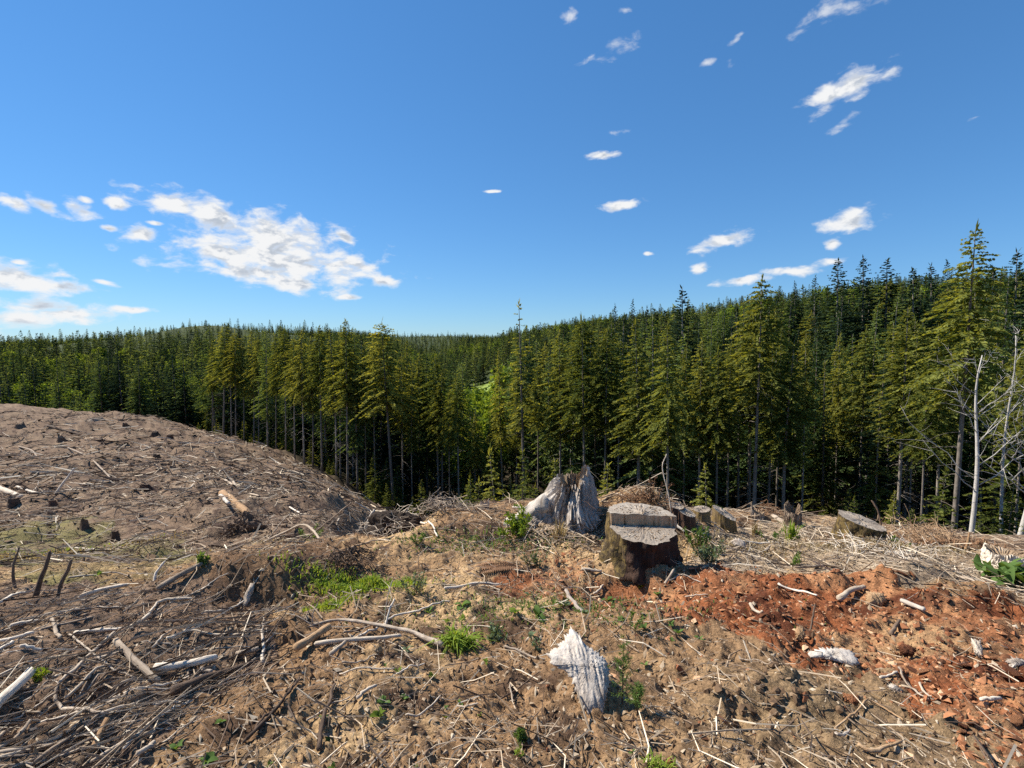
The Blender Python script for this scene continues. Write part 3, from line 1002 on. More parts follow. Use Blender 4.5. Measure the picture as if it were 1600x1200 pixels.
for (hx, hy) in PLACED:
    ok &= (np.hypot(X-hx, Y-hy) > 1.6)
X, Y, PXS = X[ok], Y[ok], PXS[ok]
Zg = h_full(X, Y)
dist = np.hypot(X, Y)
base_h = np.where(Y < 120, 16.5, np.where(PXS < 640, 17.5, 16.0))
base_h = np.where((PXS > 1080) & (Y > 150), 12.0, base_h)
base_h = np.where((PXS < 330) & (Y < 200), 12.5, base_h)
HT = base_h*(0.66+0.58*rng.random(len(X)))
HT *= np.where((PXS > 640) & (PXS < 780) & (Y < 200), 0.88, 1.0)
SKYL = [(-300, 528), (0, 525), (150, 518), (300, 506), (450, 506), (560, 513), (620, 522), (700, 522), (760, 516), (900, 496), (1000, 484), (1100, 473), (1250, 446), (1400, 430), (1600, 412), (1900, 400)]
sk_py = np.interp(PXS, [q_[0] for q_ in SKYL], [q_[1] for q_ in SKYL])-2+13*rng.random(len(X))**0.7-9*(rng.random(len(X)) < 0.08)
sk_py = np.where((PXS > 738) & (PXS < 806) & (Y < 85), np.maximum(sk_py, 645), sk_py)
top_z = CAM_H+Y*np.tan(np.arctan((600-sk_py)/FPX)-PITCH)          # no scattered tree outgrows the ridge line
HT = np.clip(np.minimum(HT, top_z-Zg), 4.0, None)
TOPA = (Zg+HT-CAM_H)/Y
order = np.argsort(Y)
# which tops show above everything in front of them (by photo column)?
colmax = np.full(400, -9.0)
vis = np.zeros(len(X))
for i in order:
    c = int((PXS[i]+200)/5)
    if 0 <= c < 400:
        hw = max(0, int(1.2*FPX/Y[i]/5))
        a, b = max(0, c-hw), min(400, c+hw+1)
        vis[i] = TOPA[i]-np.median(colmax[a:b]) > 0.004
        colmax[a:b] = np.maximum(colmax[a:b], TOPA[i]-0.25*(HT[i]/Y[i]))
size = HT/Y*(0.12+1.0*vis)*(1+0.3*(Y > 60))*((PXS > -30) & (PXS < 1630))
top = np.argsort(-size)
NIND = 190
ind = np.zeros(len(X), bool); ind[top[:NIND]] = True
kr = rng.random(len(X))
FLAB = {'near': ('in the stand behind the front row', 'conifers in the stand behind the front row'), 'left': ('beyond the slope crest', 'conifers beyond the slope crest'),
        'right': ('on the rising wooded hillside', 'conifers on the right hillside'), 'mid': ('on the far valley side', 'conifers around the meadow')}
LMK = [(160, 'above the left end of the cut slope'), (330, 'above the crest bend'), (480, 'near the golden-edged conifer'), (640, 'near the spindly-topped conifer'), (760, 'left of the meadow'), (900, 'above the meadow'), (1020, 'above the grey stump'),
       (1180, 'above the stepped stump'), (1300, 'above the split stump'), (1440, 'above the mossy stump'), (9999, 'around the golden hemlock')]
cnt_ = {}
ii = np.where(ind)[0]
for i in ii[np.argsort(PXS[ii])]:
    if Y[i] < 75: key = 'near'
    elif PXS[i] < 640: key = 'left'
    elif PXS[i] > 980: key = 'right'
    else: key = 'mid'
    p = ('fir0', 'spruce1', 'fir2', 'fir3', 'fir1', 'spruce0', 'edge1')[int(kr[i]*6.99)]
    if key == 'left': p = ('fir0', 'fir1', 'fir2', 'full', 'full', 'fir3')[int(kr[i]*5.99)]
    lm = [t_ for b_, t_ in LMK if PXS[i] < b_][0]
    cnt_[(key, lm)] = cnt_.get((key, lm), 0)+1
    lab = ORD[min(cnt_[(key, lm)], 49)-1]+' conifer from the left '+FLAB[key][0]+', '+lm
    plant_tree('fir_tree' if p[:3] == 'fir' else ('spruce_tree' if p[:3] == 'spr' else 'hemlock_tree'), p, X[i], Y[i], HT[i], lab, 'conifer', FLAB[key][1], fat=(0.85+0.4*random.random())*(1.5 if Y[i] > 80 else 1.05))


def gn_scatter(name, P, rot, sca, meshes, pick, label, cat='forest'):
    """one stuff object: instances of small tree meshes on points"""
    me = bpy.data.meshes.new(name)
    me.vertices.add(len(P)); me.vertices.foreach_set('co', np.asarray(P, np.float32).ravel())
    for nm_, ty, dat in (('rz', 'FLOAT', rot), ('sc', 'FLOAT_VECTOR', sca), ('pk', 'INT', pick)):
        a = me.attributes.new(nm_, ty, 'POINT')
        a.data.foreach_set('vector' if ty == 'FLOAT_VECTOR' else 'value', np.asarray(dat, np.int32 if ty == 'INT' else np.float32).ravel())
    o = obj(name, me)
    ng = bpy.data.node_groups.new(name+'_nodes', 'GeometryNodeTree')
    ng.interface.new_socket('Geometry', in_out='INPUT', socket_type='NodeSocketGeometry')
    ng.interface.new_socket('Geometry', in_out='OUTPUT', socket_type='NodeSocketGeometry')
    gi = ng.nodes.new('NodeGroupInput'); go = ng.nodes.new('NodeGroupOutput')
    iop = ng.nodes.new('GeometryNodeInstanceOnPoints')
    g2i = ng.nodes.new('GeometryNodeGeometryToInstance')
    for me_ in reversed(meshes):
        ho = bpy.data.objects.new('source_'+me_[0].name, me_[0])      # unlinked sources
        src = ng.nodes.new('GeometryNodeObjectInfo'); src.inputs[0].default_value = ho
        if len(me_) > 1:
            ho2 = bpy.data.objects.new('source_'+me_[1].name, me_[1])
            src2 = ng.nodes.new('GeometryNodeObjectInfo'); src2.inputs[0].default_value = ho2
            jn = ng.nodes.new('GeometryNodeJoinGeometry')
            ng.links.new(src2.outputs['Geometry'], jn.inputs[0]); ng.links.new(src.outputs['Geometry'], jn.inputs[0])
            ng.links.new(jn.outputs[0], g2i.inputs[0])
        else:
            ng.links.new(src.outputs['Geometry'], g2i.inputs[0])
    def na(n_, ty):
        x = ng.nodes.new('GeometryNodeInputNamedAttribute'); x.data_type = ty; x.inputs[0].default_value = n_
        return [s for s in x.outputs if s.enabled][0]
    cx_ = ng.nodes.new('ShaderNodeCombineXYZ')
    ng.links.new(na('rz', 'FLOAT'), cx_.inputs[2])
    ng.links.new(gi.outputs[0], iop.inputs['Points'])
    ng.links.new(g2i.outputs[0], iop.inputs['Instance'])
    iop.inputs['Pick Instance'].default_value = True
    ng.links.new(na('pk', 'INT'), iop.inputs['Instance Index'])
    e2r = ng.nodes.new('FunctionNodeEulerToRotation')
    ng.links.new(cx_.outputs[0], e2r.inputs[0]); ng.links.new(e2r.outputs[0], iop.inputs['Rotation'])
    ng.links.new(na('sc', 'FLOAT_VECTOR'), iop.inputs['Scale'])
    ng.links.new(iop.outputs[0], go.inputs[0])
    md = o.modifiers.new('scatter', 'NODES'); md.node_group = ng
    tag(o, label, cat, kind='stuff')
    return o


rest = ~ind
nr_ = rest & (Y < 110)
fr_ = rest & (Y >= 110)
def scat(maskk, keys, name, label, bro=0.0):
    n = int(maskk.sum())
    pk = (rng.random(n)*len(keys)).astype(int)
    s = HT[maskk]/20.0
    f = (0.85+0.4*rng.random(n))*np.where(Y[maskk] > 100, 1.65, 1.05)*np.where((PXS[maskk] < 400) & (Y[maskk] < 190), 1.25, 1.0)
    gn_scatter(name, np.stack([X[maskk], Y[maskk], Zg[maskk]-0.1], 1), rng.random(n)*6.283, np.stack([s*f, s*f, s], 1), [(PROTO[k][0], PROTO[k][1]) for k in keys], pk, label)
scat(nr_, ['fir0', 'spruce0', 'fir2', 'spruce1', 'spruce0', 'fir3'], 'inner_forest', 'dim mass of conifers deep inside the stand behind the front rows')
scat(fr_, ['far0', 'far1', 'far2', 'far3', 'fardark'], 'distant_forest', 'far conifer forest covering the hills and ridges')
# spring-green broadleaf trees dotted over the hills
bx = []
for (px0, px1, d0, d1, n) in ((640, 960, 380, 480, 70), (0, 330, 130, 300, 110), (380, 560, 200, 300, 18), (1060, 1550, 110, 240, 60), (725, 820, 70, 110, 9), (1225, 1310, 240, 320, 26)):
    for k in range(n):
        px = px0+(px1-px0)*random.random(); d = d0+(d1-d0)*random.random()
        bx.append(((px-800)/FPX*d, d))
bx = np.array(bx)
bz = h_full(bx[:, 0], bx[:, 1]); n = len(bx)
s = (0.9+0.7*rng.random(n)); s[-26:] *= 0.45
gn_scatter('distant_broadleaf_trees', np.stack([bx[:, 0], bx[:, 1], bz-0.1], 1), rng.random(n)*6.283, np.stack([s, s, s], 1), [(PROTO['farbroad'][0], PROTO['farbroad'][1])], np.zeros(n, int), 'pale green spring broadleaf trees dotted through the far hills')

# young growth and brush in the shade at the forest foot
for k, (px, dep, pt, key, lab) in enumerate([
    (752, 50, 640, 'broad0', 'light green young broadleaf tree left of the brown-crowned conifer'), (800, 60, 620, 'broad1', 'light green young broadleaf tree in front of the meadow'),
    (735, 58, 600, 'broad1', 'pale green broadleaf tree at the left end of the meadow')]):
    hero('broadleaf_tree', key, px, dep, pt, lab, px, cat='tree')
und = []
for k in range(85):
    px = 560+(1100*random.random() if k < 45 else 400*random.random()); d = 16+26*random.random()
    if px < 700: d = 40+14*random.random()
    und.append((px, d))
for k in range(40):
    px = 300+330*random.random(); und.append((px, float(np.interp(px, [e[0] for e in EDGE], [e[1] for e in EDGE]))+2+8*random.random()))
und = np.array([((px-800)/FPX*d, d) for px, d in und])
uz = h_full(und[:, 0], und[:, 1]); n = len(und)
s = 0.25+0.55*rng.random(n)
gn_scatter('understorey', np.stack([und[:, 0], und[:, 1], uz-0.05], 1), rng.random(n)*6.283, np.stack([s*1.1, s*1.1, s], 1), [(PROTO[k][0], PROTO[k][1]) for k in ('young0', 'young1')], (rng.random(n)*2).astype(int), 'dark young conifers and brush under the forest edge', 'undergrowth')


# bare white alders at the right rim
def alder(px, depth, px_top, py_top, label, seed, w_px=7.5, boughs=()):
    g = np.random.default_rng(seed)
    d = pix_dir(px, 850); x = d[0]/d[1]*depth
    zg = float(h_full([x], [depth])[0])
    top = at_depth(px_top, py_top, depth)
    e = thing('alder_tree', (x, depth, zg), label, 'tree', None)
    t = np.linspace(0, 1, 14)
    Hh = top[2]-zg
    p = np.stack([(top[0]-x)*t**1.5+0.12*np.sin(t*9+seed)*t, 0.15*np.sin(t*6+seed), Hh*t-0.4*(t == 0)], 1)
    a = Acc()
    r0 = w_px/2/FPX*depth
    a.add(*tube(p, r0*(1.05-t)**0.8+0.01, 9))
    o = obj('trunk', a.mesh('trunk', M['alder'], True), e)
    for k in range(17):
        s0 = 0.40+0.58*g.random()
        b0 = np.array([np.interp(s0, t, p[:, j]) for j in range(3)])
        an = g.random()*6.283 if k > 7 else (0.3*g.normal()+(0 if k % 2 else math.pi))
        ln = Hh*(0.14+0.26*g.random())*(1.25-s0)/0.6
        ss = np.linspace(0, 1, 6)
        q = b0+np.stack([np.cos(an)*ln*ss*0.75, np.sin(an)*ln*ss*0.5, ln*(0.55*ss+0.12*ss*ss)], 1)+g.normal(size=(6, 3))*0.035*ln*ss[:, None]
        ac = Acc(); ac.add(*tube(q, r0*0.30*(1-ss*0.85)*(1.3-s0), 5))
        for j in range(4):
            u0 = 0.35+0.6*g.random(); c0 = np.array([np.interp(u0, ss, q[:, m_]) for m_ in range(3)])
            dd = unit(g.normal(size=3)*0.6+np.array([math.cos(an)*0.6, 0, 0.7]))*ln*(0.25+0.25*g.random())
            sv = np.linspace(0, 1, 4)[:, None]
            ac.add(*tube(c0+dd*sv+g.normal(size=(4, 3))*0.02*ln*sv, r0*0.10*(1.1-sv[:, 0]), 3, False))
        obj('branch', ac.mesh('branch', M['alder'], True), e)
    return e


alder(1512, 19, 1540, 555, 'white leafless alder beside the golden hemlock trunk at right', 3)
alder(1592, 17, 1640, 600, 'white leafless alder cut by the right edge of the view', 8, 9)
alder(1565, 24, 1580, 520, 'thinner leafless alder between the two whiter ones at right', 12, 4.5)

# ------------------------------------------------------------------ stumps
def place_mesh(name, acc_or_me, parent, mat=None, smooth=True):
    me = acc_or_me.mesh(name, mat, smooth) if isinstance(acc_or_me, Acc) else acc_or_me
    return obj(name, me, parent)


def stump_wall(r, topz, flare=0.55, lobes=5, seed=0, ns=72, nv=16, rough=0.06, hollow=None, zb=-0.25):
    g = np.random.default_rng(seed)
    th = np.linspace(0, 2*np.pi, ns, endpoint=False)
    v = np.linspace(0, 1, nv)[:, None]
    ph = g.random(4)*6.28
    lob = 0.55+0.45*np.cos(lobes*th+ph[0])+0.25*np.cos((lobes-2)*th+ph[1])
    rr = r*(1+flare*(1-v)**2.6*(0.35+0.65*lob)[None, :])
    rr = rr*(1+rough*np.sin(11*th+ph[2]+2.5*np.sin(v*3+ph[3]))*(0.3+0.7*(1-v))+rough*0.9*fbm(th[None, :]*5+0*v, v*4+0*th[None, :], seed+300, 3)+rough*0.9*vnoise(th[None, :]*16+0*v, v*3+0*th[None, :], seed+310)+rough*0.6*vnoise(th[None, :]*9+0*v, v*14+0*th[None, :], seed+311))
    if hollow:
        rr = rr*(1-hollow[1]*np.exp(-(((th-hollow[0]+np.pi) % (2*np.pi)-np.pi)/hollow[2])**2)[None, :]*np.clip(1.15-v*1.2, 0, 1))
    X = rr*np.cos(th); Y = rr*np.sin(th)
    tz = topz(X[-1], Y[-1])
    Z = zb+(tz[None, :]-zb)*v
    V = np.stack([X, Y, Z], -1).reshape(-1, 3)
    i = np.arange(nv-1)[:, None]*ns; j = np.arange(ns)[None, :]; k = (j+1) % ns
    Q = np.stack([i+j, i+k, i+ns+k, i+ns+j], -1).reshape(-1, 4)
    return V, Q, V[-ns:]


def half_face(ring, c, rows=5, bump=0.004, seed=0):
    g = np.random.default_rng(seed)
    n = len(ring); V = []
    for k in range(rows+1):
        s = 1-k/rows
        p = c+(ring-c)*s
        p = p.copy()
        if k > 0: p[:, 2] += bump*g.normal(size=n)
        V.append(p)
    V = np.concatenate(V)
    F = []
    i = np.arange(rows)[:, None]*n; j = np.arange(n-1)[None, :]
    return V, np.stack([i+j, i+j+1, i+n+j+1, i+n+j], -1).reshape(-1, 4)


def scraps_on(n, sx, sy, zf, seed, size=0.018, yr=(-1, 1)):
    g = np.random.default_rng(seed)
    a = Acc()
    P = np.stack([g.uniform(-sx, sx, n), g.uniform(yr[0]*sy, yr[1]*sy, n), np.zeros(n)], 1)
    P = P[(P[:, 0]/sx)**2+(P[:, 1]/sy)**2 < 0.85]
    P[:, 2] = zf(P[:, 0], P[:, 1])
    a.add(*tetra(P, size, g))
    return a


def tetra(P, size, g, flat=0.35, long=2.2):
    """small squashed wedges at points P"""
    n = len(P)
    size = np.broadcast_to(np.asarray(size, float), (n,))
    an = g.random(n)*6.283
    d = np.stack([np.cos(an), np.sin(an), 0.35*g.normal(size=n)], 1); s = np.stack([-np.sin(an), np.cos(an), 0.35*g.normal(size=n)], 1)
    L_ = (size*(0.6+0.9*g.random(n))*long/2)[:, None]; W_ = (size*(0.4+0.6*g.random(n)))[:, None]
    h = (size*flat*(0.5+g.random(n)))[:, None]*np.array([0, 0, 1.0])
    V = np.stack([P-d*L_-h*0.4, P+s*W_-h*0.3, P+d*L_-h*0.2, P-s*W_*0.9, P+h+d*L_*0.2*g.normal(size=(n, 1))], 1).reshape(-1, 3)
    b = np.arange(n)[:, None]*5
    F = np.concatenate([b+np.array([[0, 1, 4]])[0], b+np.array([1, 2, 4]), b+np.array([2, 3, 4]), b+np.array([3, 0, 4])]).reshape(-1, 3)
    return V, F


# the stepped stump: back half cut higher than the front
def stepped_stump():
    p = ground_hit(1006, 893)
    x, y = p[0]*1.04, p[1]+0.33
    z = float(h_mid([x], [y])[0])
    e = thing('tree_stump', (x, y, z), 'large sawn stump with a stepped two-level cut face and dark hollow front', 'stump')
    r = 0.345
    hb = 0.26
    zb_ = lambda X, Y: hb+0.02+0.06*Y-0.05*X
    zf_ = lambda X, Y: hb-0.085+0.20*Y-0.04*X
    tz = lambda X, Y: np.where(Y > -0.01, zb_(X, Y), zf_(X, Y))
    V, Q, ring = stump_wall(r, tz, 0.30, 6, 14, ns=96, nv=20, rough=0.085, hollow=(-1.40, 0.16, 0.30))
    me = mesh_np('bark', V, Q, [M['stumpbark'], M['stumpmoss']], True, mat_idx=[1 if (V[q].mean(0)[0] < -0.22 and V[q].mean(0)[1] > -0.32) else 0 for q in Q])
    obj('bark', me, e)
    n = len(ring)
    th = np.arctan2(ring[:, 1], ring[:, 0])
    back = ring[(th >= 0)]; back = back[np.argsort(np.arctan2(back[:, 1], back[:, 0]))]
    front = ring[(th <= 0.0)]; front = front[np.argsort(np.arctan2(front[:, 1], front[:, 0]))]
    for nm, rg, zf, lab in (('cut_face', back, zb_, 'higher back half of the sawn face, dusted with pale chips'), ('cut_face', front, zf_, 'lower front half of the sawn face, sloping to the viewer')):
        rg = rg.copy(); rg[:, 2] = zf(rg[:, 0], rg[:, 1])+0.003
        a0, a1 = rg[0].copy(), rg[-1].copy()
        c = (a0+a1)/2
        V2, F2 = half_face(rg, c, 6, 0.003)
        o = place_mesh(nm, mesh_np(nm, V2, F2, M['cut'], False), e); o['label'] = lab
        sc_ = scraps_on(110, r*0.92, r*0.92, lambda X, Y: zf(X, Y)+0.005, 9, 0.012, (0.02, 1) if zf is zb_ else (-1, -0.03))
        o2 = place_mesh('chips', sc_, o, M['rot'], False); o2['kind'] = 'stuff'
    xs = np.linspace(back[-1, 0], back[0, 0], 40)
    g = np.random.default_rng(3)
    yy = -0.004+0.010*g.normal(size=40)
    top_ = np.stack([xs, yy*0.3-0.002, zb_(xs, yy)+0.002], 1); bot = np.stack([xs, yy-0.006, zf_(xs, yy)-0.01], 1)
    V3 = np.concatenate([top_, bot]); F3 = np.array([[k, k+40, k+41, k+1] for k in range(39)])
    o = place_mesh('hinge_face', mesh_np('hinge_face', V3, F3, M['tan'], False), e); o['label'] = 'torn upright step between the two cuts'
    return e


stepped_stump()


def sawn_stump(px, py, wpx, hpx, label, mat='stumpbark', tilt=(0, 0), seed=1, flare=0.5, lobes=5, rough=0.06):
    p = ground_hit(px, py)
    k = p[1]/FPX
    r, h = wpx*k/2, hpx*k
    y = p[1]+r*0.8
    z = float(h_mid([p[0]], [y])[0])
    e = thing('tree_stump', (p[0]*y/p[1], y, z), label, 'stump')
    tz = lambda X, Y: h+tilt[0]*X+tilt[1]*Y
    V, Q, ring = stump_wall(r, tz, flare, lobes, seed, ns=60, nv=14, rough=rough)
    obj('bark', mesh_np('bark', V, Q, M[mat], True), e)
    rg = np.concatenate([ring, ring[:1]]); c = ring.mean(0)
    rg[:, 2] += 0.002
    V2, F2 = half_face(rg, c, 6, 0.004, seed)
    obj('cut_face', mesh_np('cut_face', V2, F2, M['cut'], False), e)
    return e


mossy = sawn_stump(1343, 850, 66, 32, 'mossy brown stump with a pale cut face sloping down to the right', 'stumpmoss', (-0.24, 0.12), 21, 0.75, 6, rough=0.10)
sawn_stump(1072, 820, 28, 12, 'small dark stump tucked right behind the stepped stump', 'stumpbark', (-0.3, 0.2), 22)
sawn_stump(1056, 810, 24, 12, 'small stump behind the dark one at the rim, partly hidden', 'stumpbark', (-0.1, 0.15), 23)
sawn_stump(1131, 818, 36, 14, 'slanting stump at the rim with rusty left flank', 'stumpmoss', (-0.5, 0.2), 24, 0.6)
sawn_stump(1096, 808, 26, 9, 'low pale stump at the rim half buried in dry twigs', 'stumpmoss', (0.1, 0.1), 25)


def ragged_stump(name, px, py, wpx, hpx, label, mat, seed, peaks=((0.0, 1.0, 0.8),), base=0.45, root=None, top_r=0.5, nv=22, ns=110, groove=0.07, cat='stump', inner='rot'):
    """broken, weathered stump: grooved wall, jagged rim, hollow middle"""
    p = ground_hit(px, py)
    k = p[1]/FPX
    R0, H = wpx*k/2, hpx*k
    y = p[1]+R0*0.6
    z = float(h_mid([p[0]], [y])[0])
    e = thing(name, (p[0]*y/p[1], y, z), label, cat)
    g = np.random.default_rng(seed)
    th = np.linspace(0, 2*np.pi, ns, endpoint=False)
    top = np.full(ns, base)
    for (a, hh, wd) in peaks:
        dd = (th-a+np.pi) % (2*np.pi)-np.pi
        top = np.maximum(top, base+(hh-base)*np.exp(-(dd/wd)**2))
    top = top+0.10*vnoise(th*3.5, th*0, seed+500)+0.07*vnoise(th*12, th*0, seed+501)
    v = np.linspace(0, 1, nv)[:, None]
    rr = R0*(1-(1-top_r)*v**0.65)
    wv = th[None, :]+0.12*np.sin(v*5+seed)
    gr = np.abs(vnoise(wv*9, v*1.2+0*th[None, :], seed+510))+0.6*np.abs(vnoise(wv*21, v*2.0+0*th[None, :], seed+511))
    rr = rr*(1-groove*4*(gr-0.2))*(1+0.16*np.cos(3*th+seed)[None, :]*(1-v))
    rr = rr+R0*(0.16*vnoise(wv*4, v*6+0*th[None, :], seed+520)+0.09*vnoise(wv*22, v*5+0*th[None, :], seed+521))*(ns > 100)
    if root:
        dd = (th-root[0]+np.pi) % (2*np.pi)-np.pi
        rr = rr+R0*root[1]*np.exp(-(dd/root[2])**2)[None, :]*(1-v)**1.6
    Z = -0.2+(top[None, :]*H+0.2)*v
    X = rr*np.cos(th); Y = rr*np.sin(th)
    V = np.stack([X, Y, Z], -1).reshape(-1, 3)
    i = np.arange(nv-1)[:, None]*ns; j = np.arange(ns)[None, :]; kk = (j+1) % ns
    Q = np.stack([i+j, i+kk, i+ns+kk, i+ns+j], -1).reshape(-1, 4)
    obj('weathered_shell', mesh_np('weathered_shell', V, Q, M[mat], ns < 100), e)
    ring = V[-ns:]; c = ring.mean(0); c[2] = base*H*0.55
    rg = np.concatenate([ring, ring[:1]])
    V2, F2 = half_face(rg, c, 7, 0.02*H, seed)
    s = np.repeat(np.linspace(1, 0, 8), ns+1)
    V2[:, 2] = c[2]+(V2[:, 2]-c[2])*np.abs(s)**0.7
    obj('hollow_core', mesh_np('hollow_core', V2, F2, M[inner], False), e)
    return e


big_grey = ragged_stump('weathered_stump', 893, 826, 140, 94, 'jagged silver-grey old stump with two peaks and a long root to the left', 'white', 5, peaks=((0.25, 1.0, 0.75), (math.pi*0.95, 0.88, 0.5), (1.6, 0.86, 0.8)), base=0.74, top_r=0.34, root=(math.pi*1.0, 1.45, 0.5), groove=0.16, nv=40, ns=180)
p = big_grey.location
rt = Acc()                                                     # its long surface root running down to the left
s = np.linspace(0, 1, 16)
a_ = np.array([p.x-0.30, p.y-0.08, 0]); b_ = ground_hit(788, 802); b_[1] = p.y-0.1; b_[0] = (788-800)/FPX*b_[1]
q = a_+(b_-a_)*s[:, None]
q[:, 1] += 0.05*np.sin(s*5)
q[:, 2] = h_mid(q[:, 0], q[:, 1])+0.06+0.26*(1-s)**1.3
q = q-np.array(p)
V, F = tube(q, 0.10*(1-s)**0.8+0.035, 18)
kk = np.arange(len(V))
V += 0.022*np.stack([vnoise(kk % 18*1.7, kk//18*0.5, 9), vnoise(kk % 18*1.7, kk//18*0.5, 10), vnoise(kk % 18*1.7, kk//18*0.6, 11)], 1)*2
rt.add(V, F)
place_mesh('root', rt, big_grey, M['white'])
rotm = Acc()
g = np.random.default_rng(4)
P = np.stack([g.normal(size=500)*0.28-0.15, -0.25-0.25*np.abs(g.normal(size=500)), np.zeros(500)], 1)
P[:, 2] = [gz(p.x+a, p.y+b)-p.z+0.02 for a, b in P[:, :2]]
rotm.add(*tetra(P, 0.03, g))
o = place_mesh('rotten_crumbs', rotm, big_grey, M['rot'], False); o['kind'] = 'stuff'
ragged_stump('broken_stump', 1238, 820, 32, 34, 'small jagged grey stump split at the top, on the rim left of the mossy stump', 'grey', 6, peaks=((2.0, 1.0, 0.8), (0.2, 0.9, 0.4)), base=0.6, top_r=0.72)
ragged_stump('broken_stump', 1183, 812, 26, 24, 'cream-coloured broken stub on the rim between the slanting and the split stump', 'pale', 7, peaks=((2.6, 1.0, 0.6),), base=0.5, top_r=0.75)
ragged_stump('broken_stump', 757, 796, 18, 18, 'little pale stub standing on the rim left of the grey stump root', 'pale', 8, base=0.7, top_r=0.8)
ragged_stump('broken_log', 1568, 893, 62, 34, 'cream splintered log end behind the big leafy plant at right', 'pale', 9, peaks=((2.5, 1.0, 0.8), (4.2, .9, .6)), base=0.75, top_r=0.9, cat='log')
SLOPE_ST = [(31, 663, 16, 12, 'brown'), (95, 684, 13, 10, 'brown'), (21, 780, 20, 13, 'brown'), (82, 800, 19, 11, 'brown'), (132, 813, 15, 14, 'brown'), (158, 686, 10, 7, 'brown'), (242, 675, 14, 9, 'brown'), (265, 679, 12, 7, 'stumpbark'), (244, 709, 14, 9, 'brown'), (270, 729, 14, 12, 'brown'),
            (226, 758, 20, 11, 'stumpbark'), (241, 780, 14, 9, 'brown'), (84, 716, 12, 9, 'brown'), (150, 653, 26, 8, 'grey'), (82, 781, 14, 8, 'stumpbark'), (195, 660, 9, 6, 'brown'), (345, 712, 11, 8, 'brown'), (310, 697, 9, 7, 'brown'), (402, 775, 12, 9, 'brown'), (180, 830, 14, 9, 'brown')]
SLN = ['on the crest at the far left of the cut slope', 'beside a pale branch near the slope crest at left', 'at the left border below the bleached log on the slope', 'low on the slope above the green moss patch', 'right of the green moss patch on the slope', 'between the crest and the white leaning pole', 'high on the slope near the crest bend',
       'touching its twin high on the slope near the crest bend', 'mid-slope below the twin stumps', 'mid-slope above the brush heap', 'wide and flat in the middle of the slope', 'below the wide flat one mid-slope', 'under the thin branches at upper left of the slope', 'pale and broad on the crest line',
       'at the foot of the white leaning pole', 'tiny on the crest right of the pale broad one', 'small near the tree shadow on the slope', 'small on the upper slope near the front row conifers', 'right of the reddish log on the slope', 'in the brown tangle below the moss patch']
for k, (px, py, wpx, hpx, mt) in enumerate(SLOPE_ST):
    ragged_stump('old_stump', px, py+4, wpx, hpx*0.6, 'dark stump '+SLN[k] if mt != 'grey' else 'stump '+SLN[k], mt, 40+k, peaks=((1.0+k, 1.0, 0.7),), base=0.45+0.1*(k % 4), top_r=0.62, nv=9, ns=28, inner='brown', root=(k*1.3, 0.8, 0.5))


# ------------------------------------------------------------------ sticks and logs
def catmull(P, n):
    P = np.asarray(P, float)
    if len(P) == 2:
        return P[0]+(P[1]-P[0])*np.linspace(0, 1, n)[:, None]
    Q = np.concatenate([[2*P[0]-P[1]], P, [2*P[-1]-P[-2]]])
    outp = []
    for t in np.linspace(0, len(P)-1-1e-6, n):
        i = int(t); f = t-i
        a, b, c, d = Q[i], Q[i+1], Q[i+2], Q[i+3]
        outp.append(0.5*((2*b)+(c-a)*f+(2*a-5*b+4*c-d)*f*f+(3*b-a-3*c+d)*f**3))
    return np.array(outp)


_sk = [0]


